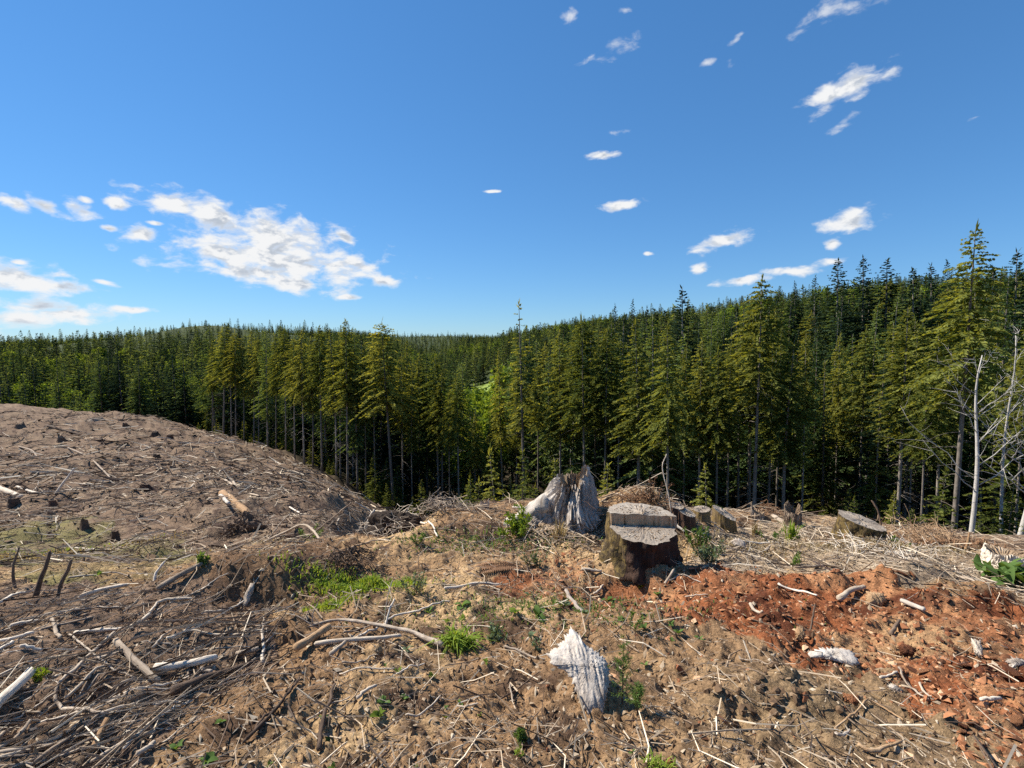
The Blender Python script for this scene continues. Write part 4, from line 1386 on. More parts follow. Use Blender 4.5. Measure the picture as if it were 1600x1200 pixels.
def stick_world(name, W, r0, r1, mat, label, cat='stick', group=None, sides=7, knob=0.10, lay=True, forks=0):
    """W: world polyline along the ground (lay) or in the air"""
    _sk[0] += 1
    g = np.random.default_rng(900+_sk[0])
    W = np.asarray(W, float)
    ln = np.linalg.norm(np.diff(W, axis=0), axis=1).sum()
    n = int(np.clip(ln/max(r0, 0.004)/3, 7, 22))
    C = catmull(W, n)
    t = np.linspace(0, 1, n)
    rad = (r0+(r1-r0)*t)*(1+knob*g.normal(size=n))
    if lay:
        zs = h_full(C[:, 0], C[:, 1])+rad*0.55
        zk = np.convolve(np.pad(zs, 2, mode='edge'), np.ones(5)/5, 'valid')
        if r0 > 0.016:
            fit = np.polyval(np.polyfit(t, zs, 1), t)
            C[:, 2] = fit+0.45*max(0, (zs-fit).max())
            knob = 0.04
            rad = (r0+(r1-r0)*t)*(1+knob*g.normal(size=n))
        else:
            C[:, 2] = np.maximum(zk, zs-rad*0.6)
        C[:, :2] += g.normal(size=(n, 2))*r0*(0.12 if r0 > 0.016 else 0.35)
    else:
        C += g.normal(size=C.shape)*r0*0.25
    V, F = tube(C, rad, sides)
    V[-2] += (C[0]-C[1])*0.15; V[-1] += (C[-1]-C[-2])*0.25
    V += g.normal(size=V.shape)*r0*0.06
    if forks:
        fa = Acc(); fa.add(V, F)
        for _ in range(forks):
            k_ = int(n*(0.3+0.5*g.random())); dr = unit(C[min(k_+1, n-1)]-C[k_])
            sdv = unit(np.cross(dr, [0, 0, 1.0]))*(1 if g.random() < .5 else -1)
            fd = unit(dr+sdv*(0.5+0.6*g.random())+np.array([0, 0, 0.35*g.random()]))*ln*(0.2+0.25*g.random())
            sv = np.linspace(0, 1, 5)[:, None]
            fa.add(*tube(C[k_]+fd*sv+g.normal(size=(5, 3))*0.02*ln*sv, rad[k_]*0.6*(1.05-sv[:, 0]), 4))
        V = np.concatenate(fa.V); F = [np.concatenate(fa.F[q_]) for q_ in sorted(fa.F)]
    o0 = C[0].copy()
    ax = Vector(C[-1]-C[0]); ax = ax if ax.length > 1e-4 else Vector((0, 0, 1))
    q = ax.to_track_quat('Z', 'Y')
    Rm = np.array(q.to_matrix())
    loc = (V-o0)@Rm
    o = obj(name, mesh_np(name, loc, F, M[mat], True))
    o.location = o0; o.rotation_mode = 'QUATERNION'; o.rotation_quaternion = q
    tag(o, label, cat, group)
    return o, C, Rm, o0


MC = {'p': 'pale', 'g': 'grey', 'b': 'brown', 't': 'tan', 'o': 'orange', 'w': 'white'}


def stick(pts, wpx, mc, label, name=None, up=False, taper=0.7, cat=None, twigs=(), group=None):
    if up:
        b = ground_pt(*pts[0])
        W = [b]+[at_depth(px, py, b[1]+0.06*(i+1)) for i, (px, py) in enumerate(pts[1:])]
        dep = b[1]
        W[0] = W[0]-np.array([0, 0, 0.05])
    else:
        W = [ground_hit(*q_) for q_ in pts]; dmin = min(q_[1] for q_ in W)
        W = [q_ if q_[1] < 1.7*dmin+0.3 or dmin > 12 else at_depth(*pp, dmin+0.3) for q_, pp in zip(W, pts)]; dep = np.mean([q_[1] for q_ in W])
    r0 = wpx/2/FPX*dep
    big = r0 > 0.022
    nm = name or ('log' if big else 'branch')
    o, C, Rm, o0 = stick_world(nm, W, r0, r0*taper, MC[mc], label, cat or ('log' if big else 'branch'), group, sides=9 if big else 6, lay=not up)
    if not up and dep < 7:
        o.location.z += 0.012+r0*0.5
    for tw in twigs:
        k = tw[0]
        b = C[int(k*(len(C)-1))]
        Wt = [b]+[at_depth(px, py, b[1]+0.02*(i+1)) for i, (px, py) in enumerate(tw[1])]
        Ct = catmull(Wt, 7)
        V, F = tube(Ct, np.linspace(1, 0.4, 7)*tw[2]/2/FPX*dep, 5)
        obj('twig', mesh_np('twig', (V-o0)@Rm, F, M[MC[mc]], True), o)
    return o


def z2(lst, ox, oy, s):
    return [(ox+a*s, oy+b*s) for a, b in lst]


A = lambda *l: z2(l, 0, 850, .3125)          # zoom windows used while measuring the photograph
B = lambda *l: z2(l, 400, 900, .3125)
Cc = lambda *l: z2(l, 800, 700, .25)
D = lambda *l: z2(l, 1150, 700, .28125)
E = lambda *l: z2(l, 1150, 900, .28125)
S1 = lambda *l: z2(l, 0, 600, .3125)
C3 = lambda *l: z2(l, 400, 700, .3125)

stick(A((-120, 1000), (0, 870), (160, 695)), 19, 'p', 'thick pale log entering from the left edge', taper=0.85)
stick(A((575, 505), (470, 585), (370, 690), (300, 760), (280, 810), (310, 880), (340, 905), (430, 900), (515, 930), (600, 905), (680, 880)), 6.5, 'p', 'long pale branch bent into a hook shape in the left slash')
stick(A((585, 570), (690, 660), (790, 720)), 11, 'g', 'short pale log inside the bend of the hooked branch', taper=.9)
stick(A((770, 665), (920, 640), (1085, 600)), 13, 'p', 'short pale log lying left of the long dark log', taper=.85)
stick(A((870, 780), (1000, 710), (1100, 660), (1265, 595)), 15, 'b', 'long dark wet-looking log in the left slash', taper=.5)
stick(A((790, 270), (900, 215), (1010, 155)), 9, 'g', 'grey log pointing up to a small green sprout left of the earth bank', taper=.85)
stick(A((1225, 330), (1245, 260), (1262, 205)), 12, 'p', 'pale splintered stake standing upright in the dark hollow', 'stake', up=True, taper=.75, cat='stake')
stick(A((380, 480), (520, 465), (660, 455)), 6.5, 'p', 'straight pale branch left of the dark pit in the slash')
stick(A((650, 445), (740, 380), (820, 320), (960, 318)), 6, 'g', 'grey branch arching over the dark hollow')
stick(A((-40, 530), (90, 515), (170, 500)), 7, 'p', 'pale branch at the left edge, upper of the parallel ones')
stick(A((265, 420), (300, 510)), 6, 'g', 'short pale stick pointing downhill near the left edge', taper=.9)
stick(A((170, 275), (210, 160), (255, 40)), 8, 'b', 'thick dark stick leaning upright at left', 'stake', up=True, cat='stake')
stick(A((265, 280), (300, 220), (355, 80)), 7, 'b', 'dark crooked stick leaning upright, right of the thicker one', 'stake', up=True, cat='stake')
stick(A((70, 190), (65, 120), (95, 20)), 4.5, 'b', 'thin dark upright stick at the left edge', 'stake', up=True, cat='stake')
stick(A((0, 340), (90, 270), (200, 215)), 4.5, 'p', 'thin pale branch crossing under the upright sticks')
stick(A((400, 305), (500, 265), (640, 225)), 7, 'p', 'pale branch lying below the green seedlings at left')
stick(A((340, 155), (540, 140), (720, 145)), 3, 'g', 'thin straight branch on the mossy patch')
stick(A((765, 200), (780, 150), (820, 90)), 5, 'p', 'short pale stick leaning up left of the grey log', up=True)
stick(A((60, 430), (130, 415), (200, 405)), 6.5, 'p', 'short pale branch near the left edge above the white stick')
stick(A((345, 480), (430, 560), (520, 650), (600, 685), (720, 700)), 3.6, 'p', 'thin crooked pale branch crossing the hooked branch')
stick(A((770, 585), (870, 475)), 4, 'p', 'thin pale stick, left of a crossing pair in the slash')
stick(A((840, 530), (960, 460)), 4, 'p', 'thin pale stick, right of a crossing pair in the slash')
stick(A((755, 850), (850, 825), (930, 815)), 6.5, 'g', 'grey branch right of the tail of the hooked branch')
stick(A((-20, 1050), (120, 960), (280, 860)), 6, 'g', 'grey branch running up from the lower left, topmost of three parallel')
stick(A((-20, 1110), (160, 980), (300, 890)), 6.5, 'g', 'grey branch running up from the lower left, middle of three parallel')
stick(A((180, 1115), (330, 1020), (500, 935)), 7, 'g', 'grey branch running up from the lower left, lowest of three parallel')
stick(A((420, 1120), (600, 1040), (770, 975)), 9, 'g', 'thick grey branch near the bottom edge at left')
stick(A((690, 1095), (780, 1025)), 9, 'p', 'stubby pale log piece near the bottom edge at left', taper=.9)
stick(A((1220, 975), (1330, 880), (1420, 820), (1500, 705)), 5, 'b', 'dark curved branch on the bare soil right of the slash')
stick(A((1180, 555), (1290, 540)), 8, 'p', 'short pale log stub in the slash near the bare soil', taper=.9)
stick(A((460, 1060), (540, 960)), 12, 't', 'short orange-brown log piece in the lower left slash', taper=.9)
stick(A((330, 840), (420, 770), (520, 690)), 5.5, 'g', 'grey branch just inside the hooked branch')
stick(A((390, 850), (480, 790), (590, 690)), 4.5, 'b', 'brown branch parallel to the grey one inside the hook')
stick(A((110, 585), (220, 570)), 6.5, 'p', 'short pale stick above the thick log at left edge')
stick(A((-20, 590), (70, 565)), 7, 'p', 'pale stick at the left edge, lower of the parallel ones')
stick(A((570, 775), (690, 700)), 4, 'p', 'thin stick under the short log in the hook')
stick(A((1000, 640), (1065, 655)), 6, 'w', 'small white stub at the end of the short pale log')
stick(C3((-60, 505), (130, 485), (260, 490), (400, 540)), 5, 'g', 'long grey branch arching along the top of the earth bank')
# centre
stick(B((930, 360), (880, 340), (760, 300), (600, 275), (420, 245), (280, 255)), 9, 'p', 'forked white branch lying beside the grass rosette', taper=.45, twigs=[(1.0, B((285, 200), (310, 150)), 3), (1.0, B((230, 280), (190, 300)), 3.5), (1.0, B((210, 215), (150, 200)), 2), (0.8, B((410, 225)), 3)])
stick(B((300, 375), (450, 355), (600, 340), (720, 322)), 8, 'g', 'grey branch lying under the forked white branch')
stick(B((205, 400), (285, 350), (365, 300)), 13, 't', 'short peeled tan log at the left end of the forked branch', taper=.9)
stick(B((490, 320), (620, 260), (720, 180), (830, 160), (965, 125)), 4, 'p', 'thin pale branch rising to the broad-leaved seedlings')
stick(B((640, 260), (660, 190), (692, 115)), 4, 'p', 'thin pale stick leaning up from the forked branch', up=True)
stick(B((635, 250), (655, 120), (682, 20)), 1.8, 'g', 'wispy upright twig above the forked branch', up=True)
stick(B((440, 300), (620, 225)), 3.4, 'g', 'thin grey twig just above the forked branch')
stick(B((940, 70), (1100, 35), (1215, 30)), 5, 'p', 'straight pale stick among the orange chips left of the stump')
stick(B((1245, 350), (1340, 375), (1440, 415)), 4, 'p', 'thin pale stick pointing at the silver wood chunk')
stick(B((-40, 800), (110, 690), (180, 610), (215, 550)), 6, 'b', 'dark branch on the soil left of the upright brown one')
stick(B((320, 860), (330, 740), (370, 650), (390, 590)), 8, 'b', 'dark brown branch pointing down the bare soil')
stick(B((255, 735), (370, 655), (470, 640)), 3.4, 'g', 'thin twig crossing the dark brown branch')
stick(B((505, 660), (600, 605)), 6, 'p', 'short pale stick on the soil below the forked branch')
stick(B((420, 520), (560, 522), (690, 515)), 3.2, 'g', 'thin straight twig below the peeled log')
stick(B((750, 705), (820, 690), (920, 600)), 3.6, 'p', 'thin bent pale twig on the bare soil in the middle')
stick(B((1005, 640), (1040, 655), (1105, 658)), 4, 'p', 'short bent pale twig left of the silver chunk')
stick(B((1270, 540), (1285, 595)), 3.4, 'p', 'tiny pale stick left of the silver chunk')
stick(B((630, 915), (675, 850)), 5, 'b', 'short brown stick near the bottom edge in the middle')
stick(B((840, 925), (885, 885)), 4.6, 'b', 'shorter brown stick near the bottom edge in the middle')
stick(B((430, 480), (540, 450), (590, 400)), 3, 'p', 'thin curved twig under the grey branch')
stick(B((705, 530), (840, 435)), 2.8, 'p', 'thin twig, longer of a crossed pair on the soil')
stick(B((745, 400), (815, 460)), 3.2, 'p', 'thin twig, shorter of a crossed pair on the soil')
stick(B((370, 420), (450, 375)), 8, 'g', 'stubby grey piece beside the peeled tan log')
stick([(884, 931), (897, 945), (910, 957)], 6, 'w', 'short clean white stick above the silver chunk', taper=.95)
stick([(1015, 941), (1032, 922), (1052, 890)], 6, 'p', 'pale stick leaning against the front of the stepped stump', up=True, taper=.6, twigs=[(0.25, [(1021, 938), (1022, 946)], 3)])
stick(Cc((515, 890), (570, 845)), 4, 'p', 'small pale stick left of the stepped stump')
stick(Cc((0, 410), (110, 420), (180, 440), (250, 490)), 5, 'p', 'curved pale branch below the grey stump')
stick(Cc((440, 780), (560, 790)), 5, 'p', 'short pale stick at the left foot of the stepped stump')
stick(Cc((980, 820), (1080, 800), (1180, 840)), 2, 'p', 'thin arched twig at the foot of the stepped stump')
stick(Cc((1080, 945), (1220, 930)), 2.6, 'p', 'thin straight twig on the orange chips below the stump')
stick(Cc((1000, 470), (985, 330), (955, 200), (940, 110), (965, 40)), 2, 'g', 'thin dead sapling leaning behind the stepped stump', 'dead_sapling', up=True, cat='sapling')
stick(Cc((560, 290), (640, 300), (730, 320)), 3, 'p', 'pale twig on the rim right of the grey stump')
stick(Cc((1000, 460), (1080, 500)), 5.5, 'p', 'short pale stick beside the right rim of the stepped stump')
# right
stick(D((230, 760), (330, 800), (440, 865)), 4, 'p', 'pale crooked branch over the orange rotten wood')
stick(D((920, 890), (1040, 965)), 8, 'w', 'clean white stick lying on the orange ridge at right', taper=.9)
stick(D((-20, 515), (170, 545), (330, 550)), 4, 'p', 'pale branch left of the green herbs behind the orange wood')
stick(D((330, 665), (600, 675), (820, 690)), 4, 'g', 'grey branch along the top of the orange wood')
stick(D((870, 600), (1000, 660), (1150, 740), (1330, 800)), 5, 'p', 'bleached branch, longest of the parallel ones above the orange ridge')
stick(D((945, 520), (1000, 590)), 6, 'p', 'short bleached stick below the mossy stump')
stick(D((1000, 620), (1180, 730), (1340, 790)), 4, 'p', 'bleached branch just behind the longest parallel one')
stick(D((790, 600), (960, 590)), 4, 'p', 'bleached branch below the mossy stump, crossing the others')
stick(D((860, 1040), (905, 980)), 7, 'b', 'dark stub on the orange chips at right')
stick(D((575, 860), (640, 820), (710, 785)), 10, 'g', 'grey wood splinter resting on the orange ridge')
stick(D((405, 1040), (425, 950), (440, 870)), 3.6, 'b', 'thin brown stick standing in the orange chips', up=True)
stick(D((200, 385), (300, 420)), 8, 'p', 'cream log piece leaning below the split stump', taper=.9)
stick(D((70, 905), (150, 950)), 6, 'g', 'short grey stick on the orange chips below the stump root')
stick(D((1265, 570), (1300, 470)), 4.5, 't', 'reddish stick leaning between the hemlock and the alder', up=True)
stick([(1322, 813), (1325, 800), (1338, 780), (1341, 781)], 3.4, 'g', 'bent grey stick standing on the left of the mossy stump face', up=True)
stick([(1378, 828), (1372, 800), (1362, 782)], 3.4, 'b', 'brown stick leaning up behind the mossy stump', up=True)
stick(E((900, 530), (1060, 700)), 3.6, 'p', 'thin straight pale stick on the orange slope')
stick(E((1020, 600), (1080, 690)), 4, 'g', 'short grey stick beside the thin straight one')
stick(E((550, 825), (680, 740), (740, 680), (850, 720), (930, 770)), 3.6, 't', 'thin curved root on the bare soil at right')
stick(E((565, 890), (630, 845)), 6, 'w', 'small white chip stick under the curved root')
stick(E((670, 960), (760, 985), (920, 940)), 7, 't', 'tan bark strip curling on the soil at lower right')
stick(E((1360, 490), (1490, 560)), 2.4, 'p', 'very thin twig on the orange wood near the right edge')
stick(E((1370, 710), (1470, 700)), 7, 'p', 'pale splinter near the right edge, lower one')
stick(E((20, 480), (150, 520), (240, 580)), 2.4, 'p', 'thin root crossing the dark clods')
stick(E((830, 1050), (1000, 1030)), 3, 'g', 'thin twig at the bottom right')
stick(E((800, 570), (890, 550)), 4.5, 'p', 'small pale stick above the white flakes at right')
# on the cut slope
stick(S1((275, 560), (320, 495), (370, 425)), 4.5, 'p', 'white pole leaning up on the slope', 'pole', up=True, cat='pole')
stick(S1((80, 490), (160, 530), (240, 565)), 4, 'p', 'pale branch running into the foot of the white pole')
stick(S1((340, 320), (440, 370), (520, 430), (550, 465)), 2.8, 'p', 'long thin crooked branch in the middle of the slope')
stick(S1((90, 290), (160, 330), (195, 375)), 2.6, 'p', 'thin bent branch near the top left of the slope')
stick(S1((1120, 590), (1240, 655)), 13, 't', 'thick reddish-brown log above the brush heap', taper=.8)
stick(S1((1030, 570), (1065, 605)), 7, 'w', 'white splinter left of the reddish-brown log')
stick(S1((1105, 600), (1145, 650)), 7, 'w', 'white split flank lying along the reddish-brown log')
stick(S1((980, 580), (1050, 640)), 3.4, 'p', 'thin pale stick left of the white splinter')
stick(S1((1085, 460), (1200, 510), (1300, 550)), 4, 'g', 'grey branch above the reddish-brown log')
stick(S1((360, 745), (500, 790), (640, 825)), 3.2, 'p', 'thin branch at the right end of the moss patch')
stick(S1((1310, 810), (1400, 700), (1450, 650)), 2.8, 'g', 'thin twig rising right of the brush heap', up=True)
stick(S1((1155, 468), (1190, 510)), 5, 'p', 'short pale stick up the slope from the reddish log')
stick(S1((350, 470), (500, 475)), 3, 'g', 'thin flat branch right of the white pole')
stick(S1((310, 520), (440, 530)), 3, 'p', 'thin flat branch below the tip of the white pole')
stick(S1((230, 215), (400, 245)), 4.5, 'b', 'dark log lying high on the slope')
stick(S1((-20, 500), (100, 540)), 10, 'p', 'bleached log at the left border of the slope')
stick(S1((1440, 570), (1530, 640)), 2.8, 'p', 'thin branch on the shoulder of the slope near the draw')
stick([(555, 782), (590, 797), (620, 812)], 3, 'p', 'pale branch dropping into the draw left of the root mound')
stick([(570, 820), (578, 807), (586, 796)], 5.5, 'w', 'white split stick standing at the left of the root mound', 'stake', up=True, cat='stake')
stick([(655, 816), (668, 828), (683, 843)], 3.5, 'p', 'pale stick leaning on the right of the root mound')
stick([(465, 850), (500, 825), (548, 786)], 3, 'g', 'thin branch slanting up across the draw', up=True)
stick([(520, 868), (560, 858), (615, 850)], 3, 'g', 'thin branch in the draw below the root mound')


# loose slabs and chunks -------------------------------------------------------
def slab(name, outline, ctr, tilt, thick, mat, label, cat, seed=0, rows=9, yaw=0.0, nring=90):
    """flat chunk traced on a tilted plane standing on the ground, with rounded grain-worn faces"""
    g = np.random.default_rng(seed)
    low = max(outline, key=lambda q_: q_[1])
    P0 = ground_pt(*low)
    nrm_ = np.array([math.sin(yaw)*math.cos(tilt), -math.cos(yaw)*math.cos(tilt), math.sin(tilt)])
    pts = []
    for (px, py) in outline+[ctr]:
        d = pix_dir(px, py)
        t = np.dot(P0-np.array([0, 0, CAM_H]), nrm_)/np.dot(d, nrm_)
        pts.append(np.array([0, 0, CAM_H])+d*t)
    pts = np.array(pts); c = pts[-1]; ring = pts[:-1]
    rc = np.concatenate([ring, ring[:1]]); sg_ = np.concatenate([[0], np.cumsum(np.linalg.norm(np.diff(rc, axis=0), axis=1))])
    ring = np.stack([np.interp(np.linspace(0, sg_[-1], nring+1)[:-1], sg_, rc[:, j_]) for j_ in range(3)], 1)
    n = len(ring)
    u = unit(np.cross(nrm_, [1, 0, 0.2])); v_ = np.cross(nrm_, u)
    V = []
    for k in range(rows+1):
        s = 1-k/rows
        p_ = c+(ring-c)*s
        a, b = (p_-c)@u, (p_-c)@v_
        rel = 0.40*thick*np.abs(vnoise(a*5, b*34+2*vnoise(a*6, b*5, 77), seed))+0.20*thick*vnoise(a*12, b*85, seed+1)+0.25*thick*vnoise(a*11, b*11, seed+2)
        V.append(p_+nrm_*(thick*(1-s**4)*0.5+rel*(1-s**6))[:, None]+(0.010 if k < 2 else 0.004)*unit(ring-c)*g.normal(size=(n, 1)))
    for k in range(rows-1, -1, -1):
        s = 1-k/rows
        V.append(c+(ring-c)*s*0.97-nrm_*(thick*(0.7-0.4*s)))
    nr_ = len(V); V = np.concatenate(V)-P0
    i = np.arange(nr_-1)[:, None]*n; j = np.arange(n)[None, :]; k2 = (j+1) % n
    # front rows go outward->inward, the back rows inward->outward: stitch as one closed strip
    order_ = list(range(rows, -1, -1))+list(range(nr_-1, rows, -1))
    idx = np.concatenate([np.arange(o_*n, o_*n+n) for o_ in order_])
    F = np.stack([idx[i+j], idx[i+n+j], idx[i+n+k2], idx[i+k2]], -1).reshape(-1, 4)
    o = obj(name, mesh_np(name, V, F, M[mat], True), loc=P0)
    return tag(o, label, cat)


slab('wood_chunk', z2([(330, 290), (370, 320), (400, 380), (470, 430), (530, 485), (540, 560), (528, 660), (508, 750), (430, 770), (388, 720), (352, 640), (338, 570), (290, 520), (225, 492), (200, 440), (255, 395), (300, 340)], 800, 900, .28125), (920, 1045), R(56), 0.05, 'white', 'silver weathered wood chunk propped in the bare soil', 'wood chunk', 3, rows=26, nring=150)
slab('wood_chunk', E((395, 425), (470, 405), (560, 400), (640, 410), (690, 485), (650, 500), (560, 470), (480, 455), (410, 450)), (1300, 1025), R(70), 0.03, 'white', 'flat white splintered slab on the edge of the orange wood', 'wood chunk', 5)
slab('wood_chunk', E((1310, 355), (1355, 360), (1378, 440), (1365, 462), (1330, 430)), (1527, 1014), R(55), 0.03, 'pale', 'cream block on the orange slope at right', 'wood chunk', 6)
slab('wood_chunk', E((1500, 470), (1560, 455), (1620, 470), (1600, 500), (1530, 515)), (1588, 1036), R(60), 0.03, 'white', 'white lump at the right edge on the orange slope', 'wood chunk', 7)
slab('wood_chunk', E((850, 600), (890, 610), (930, 640), (900, 640), (860, 625)), (1400, 1075), R(65), 0.015, 'white', 'small white flakes of wood below the flat slab', 'wood chunk', 8)
slab('wood_chunk', E((335, 290), (370, 285), (385, 330), (370, 365), (330, 350)), (1250, 992), R(50), 0.03, 'tan', 'pale and orange block left of the flat white slab', 'wood chunk', 9)
slab('wood_chunk', E((905, 385), (960, 385), (1005, 410), (980, 445), (915, 440)), (1419, 1016), R(55), 0.03, 'orange', 'bright orange block below the white stick', 'wood chunk', 10)
slab('wood_chunk', E((730, 90), (820, 100), (840, 140), (800, 175), (720, 160)), (1370, 936), R(45), 0.05, 'tan', 'broken brown block under the orange ridge', 'wood chunk', 11)
slab('wood_chunk', E((600, 655), (680, 665), (690, 700), (640, 715), (605, 690)), (1332, 1091), R(70), 0.015, 'orange', 'flat orange flake alone on the bare soil', 'wood chunk', 12)
slab('wood_chunk', E((950, 730), (1000, 740), (1010, 790), (970, 790)), (1425, 1113), R(55), 0.02, 'orange', 'small orange wedge with dark side on the soil', 'wood chunk', 13)
slab('stone', [(1142, 845), (1155, 841), (1166, 850), (1163, 857), (1148, 853)], (1153, 849), R(60), 0.04, 'white', 'smooth pale grey-white lump right of the dark green herb', 'stone', 14)


# ------------------------------------------------------------------ scattered litter
def tint_mat(name, stops, rough=0.9):
    m, t, bs = new_mat(name)
    at = N(t, 'ShaderNodeAttribute', attribute_name='tint')
    tcn = N(t, 'ShaderNodeTexCoord')
    n1 = N(t, 'ShaderNodeTexNoise', inp={'Scale': 60.0, 'Detail': 4.0})
    t.links.new(tcn.outputs['Object'], n1.inputs['Vector'])
    a = N(t, 'ShaderNodeMath', operation='MULTIPLY_ADD', inp={1: 0.3, 2: -0.15})
    t.links.new(n1.outputs[0], a.inputs[0])
    b = N(t, 'ShaderNodeMath', operation='ADD')
    t.links.new(a.outputs[0], b.inputs[0]); t.links.new(at.outputs['Fac'], b.inputs[1])
    t.links.new(ramp(t, b.outputs[0], stops), bs.inputs['Base Color'])
    bs.inputs['Roughness'].default_value = rough
    return m


M['twig'] = tint_mat('mixed_twigs', [(0.0, (0.055, 0.036, 0.025)), (0.35, (0.15, 0.105, 0.075)), (0.65, (0.40, 0.31, 0.215)), (1.0, (0.68, 0.58, 0.44))])
M['crumb'] = tint_mat('orange_crumbs', [(0.0, (0.085, 0.038, 0.020)), (0.4, (0.22, 0.085, 0.038)), (0.75, (0.37, 0.17, 0.080)), (1.0, (0.54, 0.36, 0.22))])
M['clod'] = tint_mat('earth_clods', [(0.0, (0.06, 0.038, 0.024)), (0.5, (0.155, 0.096, 0.054)), (1.0, (0.29, 0.19, 0.105))])
M['litter'] = tint_mat('dry_litter', [(0.0, (0.10, 0.06, 0.035)), (0.5, (0.26, 0.18, 0.11)), (1.0, (0.50, 0.42, 0.31))])


def polar_pts(n, r0, r1, a0, a1, g, pw=0.0):
    th = np.radians(g.uniform(a0, a1, n))
    u = g.random(n)
    r = r0*(r1/r0)**(u**(1+pw))
    return r*np.sin(th), r*np.cos(th), r


def twig_field(name, x, y, ln, rad, ang, tint, label, lift=0.5, sag=0.06, seed=1):
    g = np.random.default_rng(seed)
    n = len(x)
    el_ = 0.16*g.normal(size=n)
    z = h_full(x, y)+rad*lift+np.abs(el_)*ln*0.35
    d = np.stack([np.cos(ang)*np.cos(el_), np.sin(ang)*np.cos(el_), np.sin(el_)], 1)
    # follow the fall of the ground roughly
    e1 = h_mid(x+d[:, 0]*ln*0.5, y+d[:, 1]*ln*0.5); e0 = h_mid(x-d[:, 0]*ln*0.5, y-d[:, 1]*ln*0.5)
    d[:, 2] += (e1-e0)/ln
    s = np.stack([-np.sin(ang), np.cos(ang), 0*ang], 1)
    up = np.array([0, 0, 1.0])
    c = np.stack([x, y, z], 1)
    bend = s*(ln*sag*g.normal(size=n)*2)[:, None]+up*(ln*sag*g.normal(size=n))[:, None]
    rings = []
    for k, (t, rs) in enumerate(((-0.5, 1.0), (0.0, 0.85), (0.5, 0.45))):
        cc = c+d*(ln*t)[:, None]+(bend if k == 1 else 0)
        for a in (0, 2.094, 4.189):
            rings.append(cc+(s*math.cos(a)+up*math.sin(a))*(rad*rs)[:, None])
    V = np.stack(rings, 1).reshape(-1, 3)
    b = np.arange(n)[:, None]*9
    fs = []
    for k in range(2):
        for j in range(3):
            j2 = (j+1) % 3
            fs.append(b+np.array([3*k+j, 3*k+j2, 3*k+3+j2, 3*k+3+j]))
    F = np.stack(fs, 1).reshape(-1, 4)
    me = mesh_np(name, V, F, M['twig'], False, fattr=np.repeat(tint, 6))
    o = obj(name, me)
    return tag(o, label, 'twigs', kind='stuff')


g = np.random.default_rng(77)
# near twigs
x, y, r = polar_pts(19000, 1.6, 11, -52, 52, g)
sl = inside(Z_SLASH, x, y); orr = inside(Z_ORANGE, x, y); pal = inside(Z_PALE, x, y)
keep = g.random(len(x)) < np.where(sl, 1.0, np.where(pal, 1.0, np.where(orr, 0.10, np.where(r > 4.2, 0.75, 0.38))))
keep &= np.hypot(x-ground_hit(912, 1080)[0], y-ground_hit(912, 1080)[1]) > 0.33
x, y, r, sl, pal = x[keep], y[keep], r[keep], sl[keep], pal[keep]
n = len(x)
ln = (0.05+0.35*g.random(n)**2.2)*np.where(sl, 1.35, 1.0)*np.where(pal, 1.25, 1)
rad = np.clip(ln*0.012*(0.5+g.random(n)), 0.0014, 0.008)
ang = np.where(sl, R(52)+0.55*g.normal(size=n), g.random(n)*6.283)
twig_field('fallen_twigs', x, y, ln, rad, ang, np.clip(np.where(pal, 0.70, 0.56)+0.26*g.normal(size=n), 0, 1), 'countless small dry twigs littering the near ground', seed=5)
# twigs and branches of the cut slope
x, y, r = polar_pts(26000, 8.5, 78, -56, -2, g, -0.25)
keep = (y < edge_depth(x, y)-0.5) & (800+FPX*x/y < 690)
x, y, r = x[keep], y[keep], r[keep]; n = len(x)
ln = (0.25+1.5*g.random(n)**3)*np.clip(r/30, 0.6, 1.25)
rad = np.clip(ln*0.014*(0.4+g.random(n)), 0.005, 0.03)*np.clip(r/25, .7, 1.3)*np.where(g.random(n) < 0.35, 1.7, 1.0)
twig_field('slope_slash', x, y, ln, rad, g.random(n)*6.283, np.clip(0.50+0.32*g.normal(size=n), 0, 1), 'dense carpet of grey-brown logging slash over the cut slope', seed=6)
# rim twigs
x, y, r = polar_pts(3500, 5.5, 11, -8, 52, g)
keep = y < 9.5
x, y = x[keep], y[keep]; n = len(x)
ln = 0.12+0.55*g.random(n)**2
twig_field('rim_twigs', x, y, ln, np.clip(ln*0.010, 0.002, 0.006), g.random(n)*6.283, np.clip(0.6+0.2*g.normal(size=n), 0, 1), 'pale dry twigs strewn along the rim of the knoll', seed=7)


def wedge_field(name, x, y, size, mat, tint, label, cat, seed, flat=0.4, long=1.8):
    g_ = np.random.default_rng(seed)
    P = np.stack([x, y, h_full(x, y)+size*0.08], 1)
    V, F = tetra(P, size, g_, flat, long)
    me = mesh_np(name, V, F, M[mat], False, fattr=np.concatenate([tint]*4) if False else np.tile(tint, 4))
    return tag(obj(name, me), label, cat, kind='stuff')


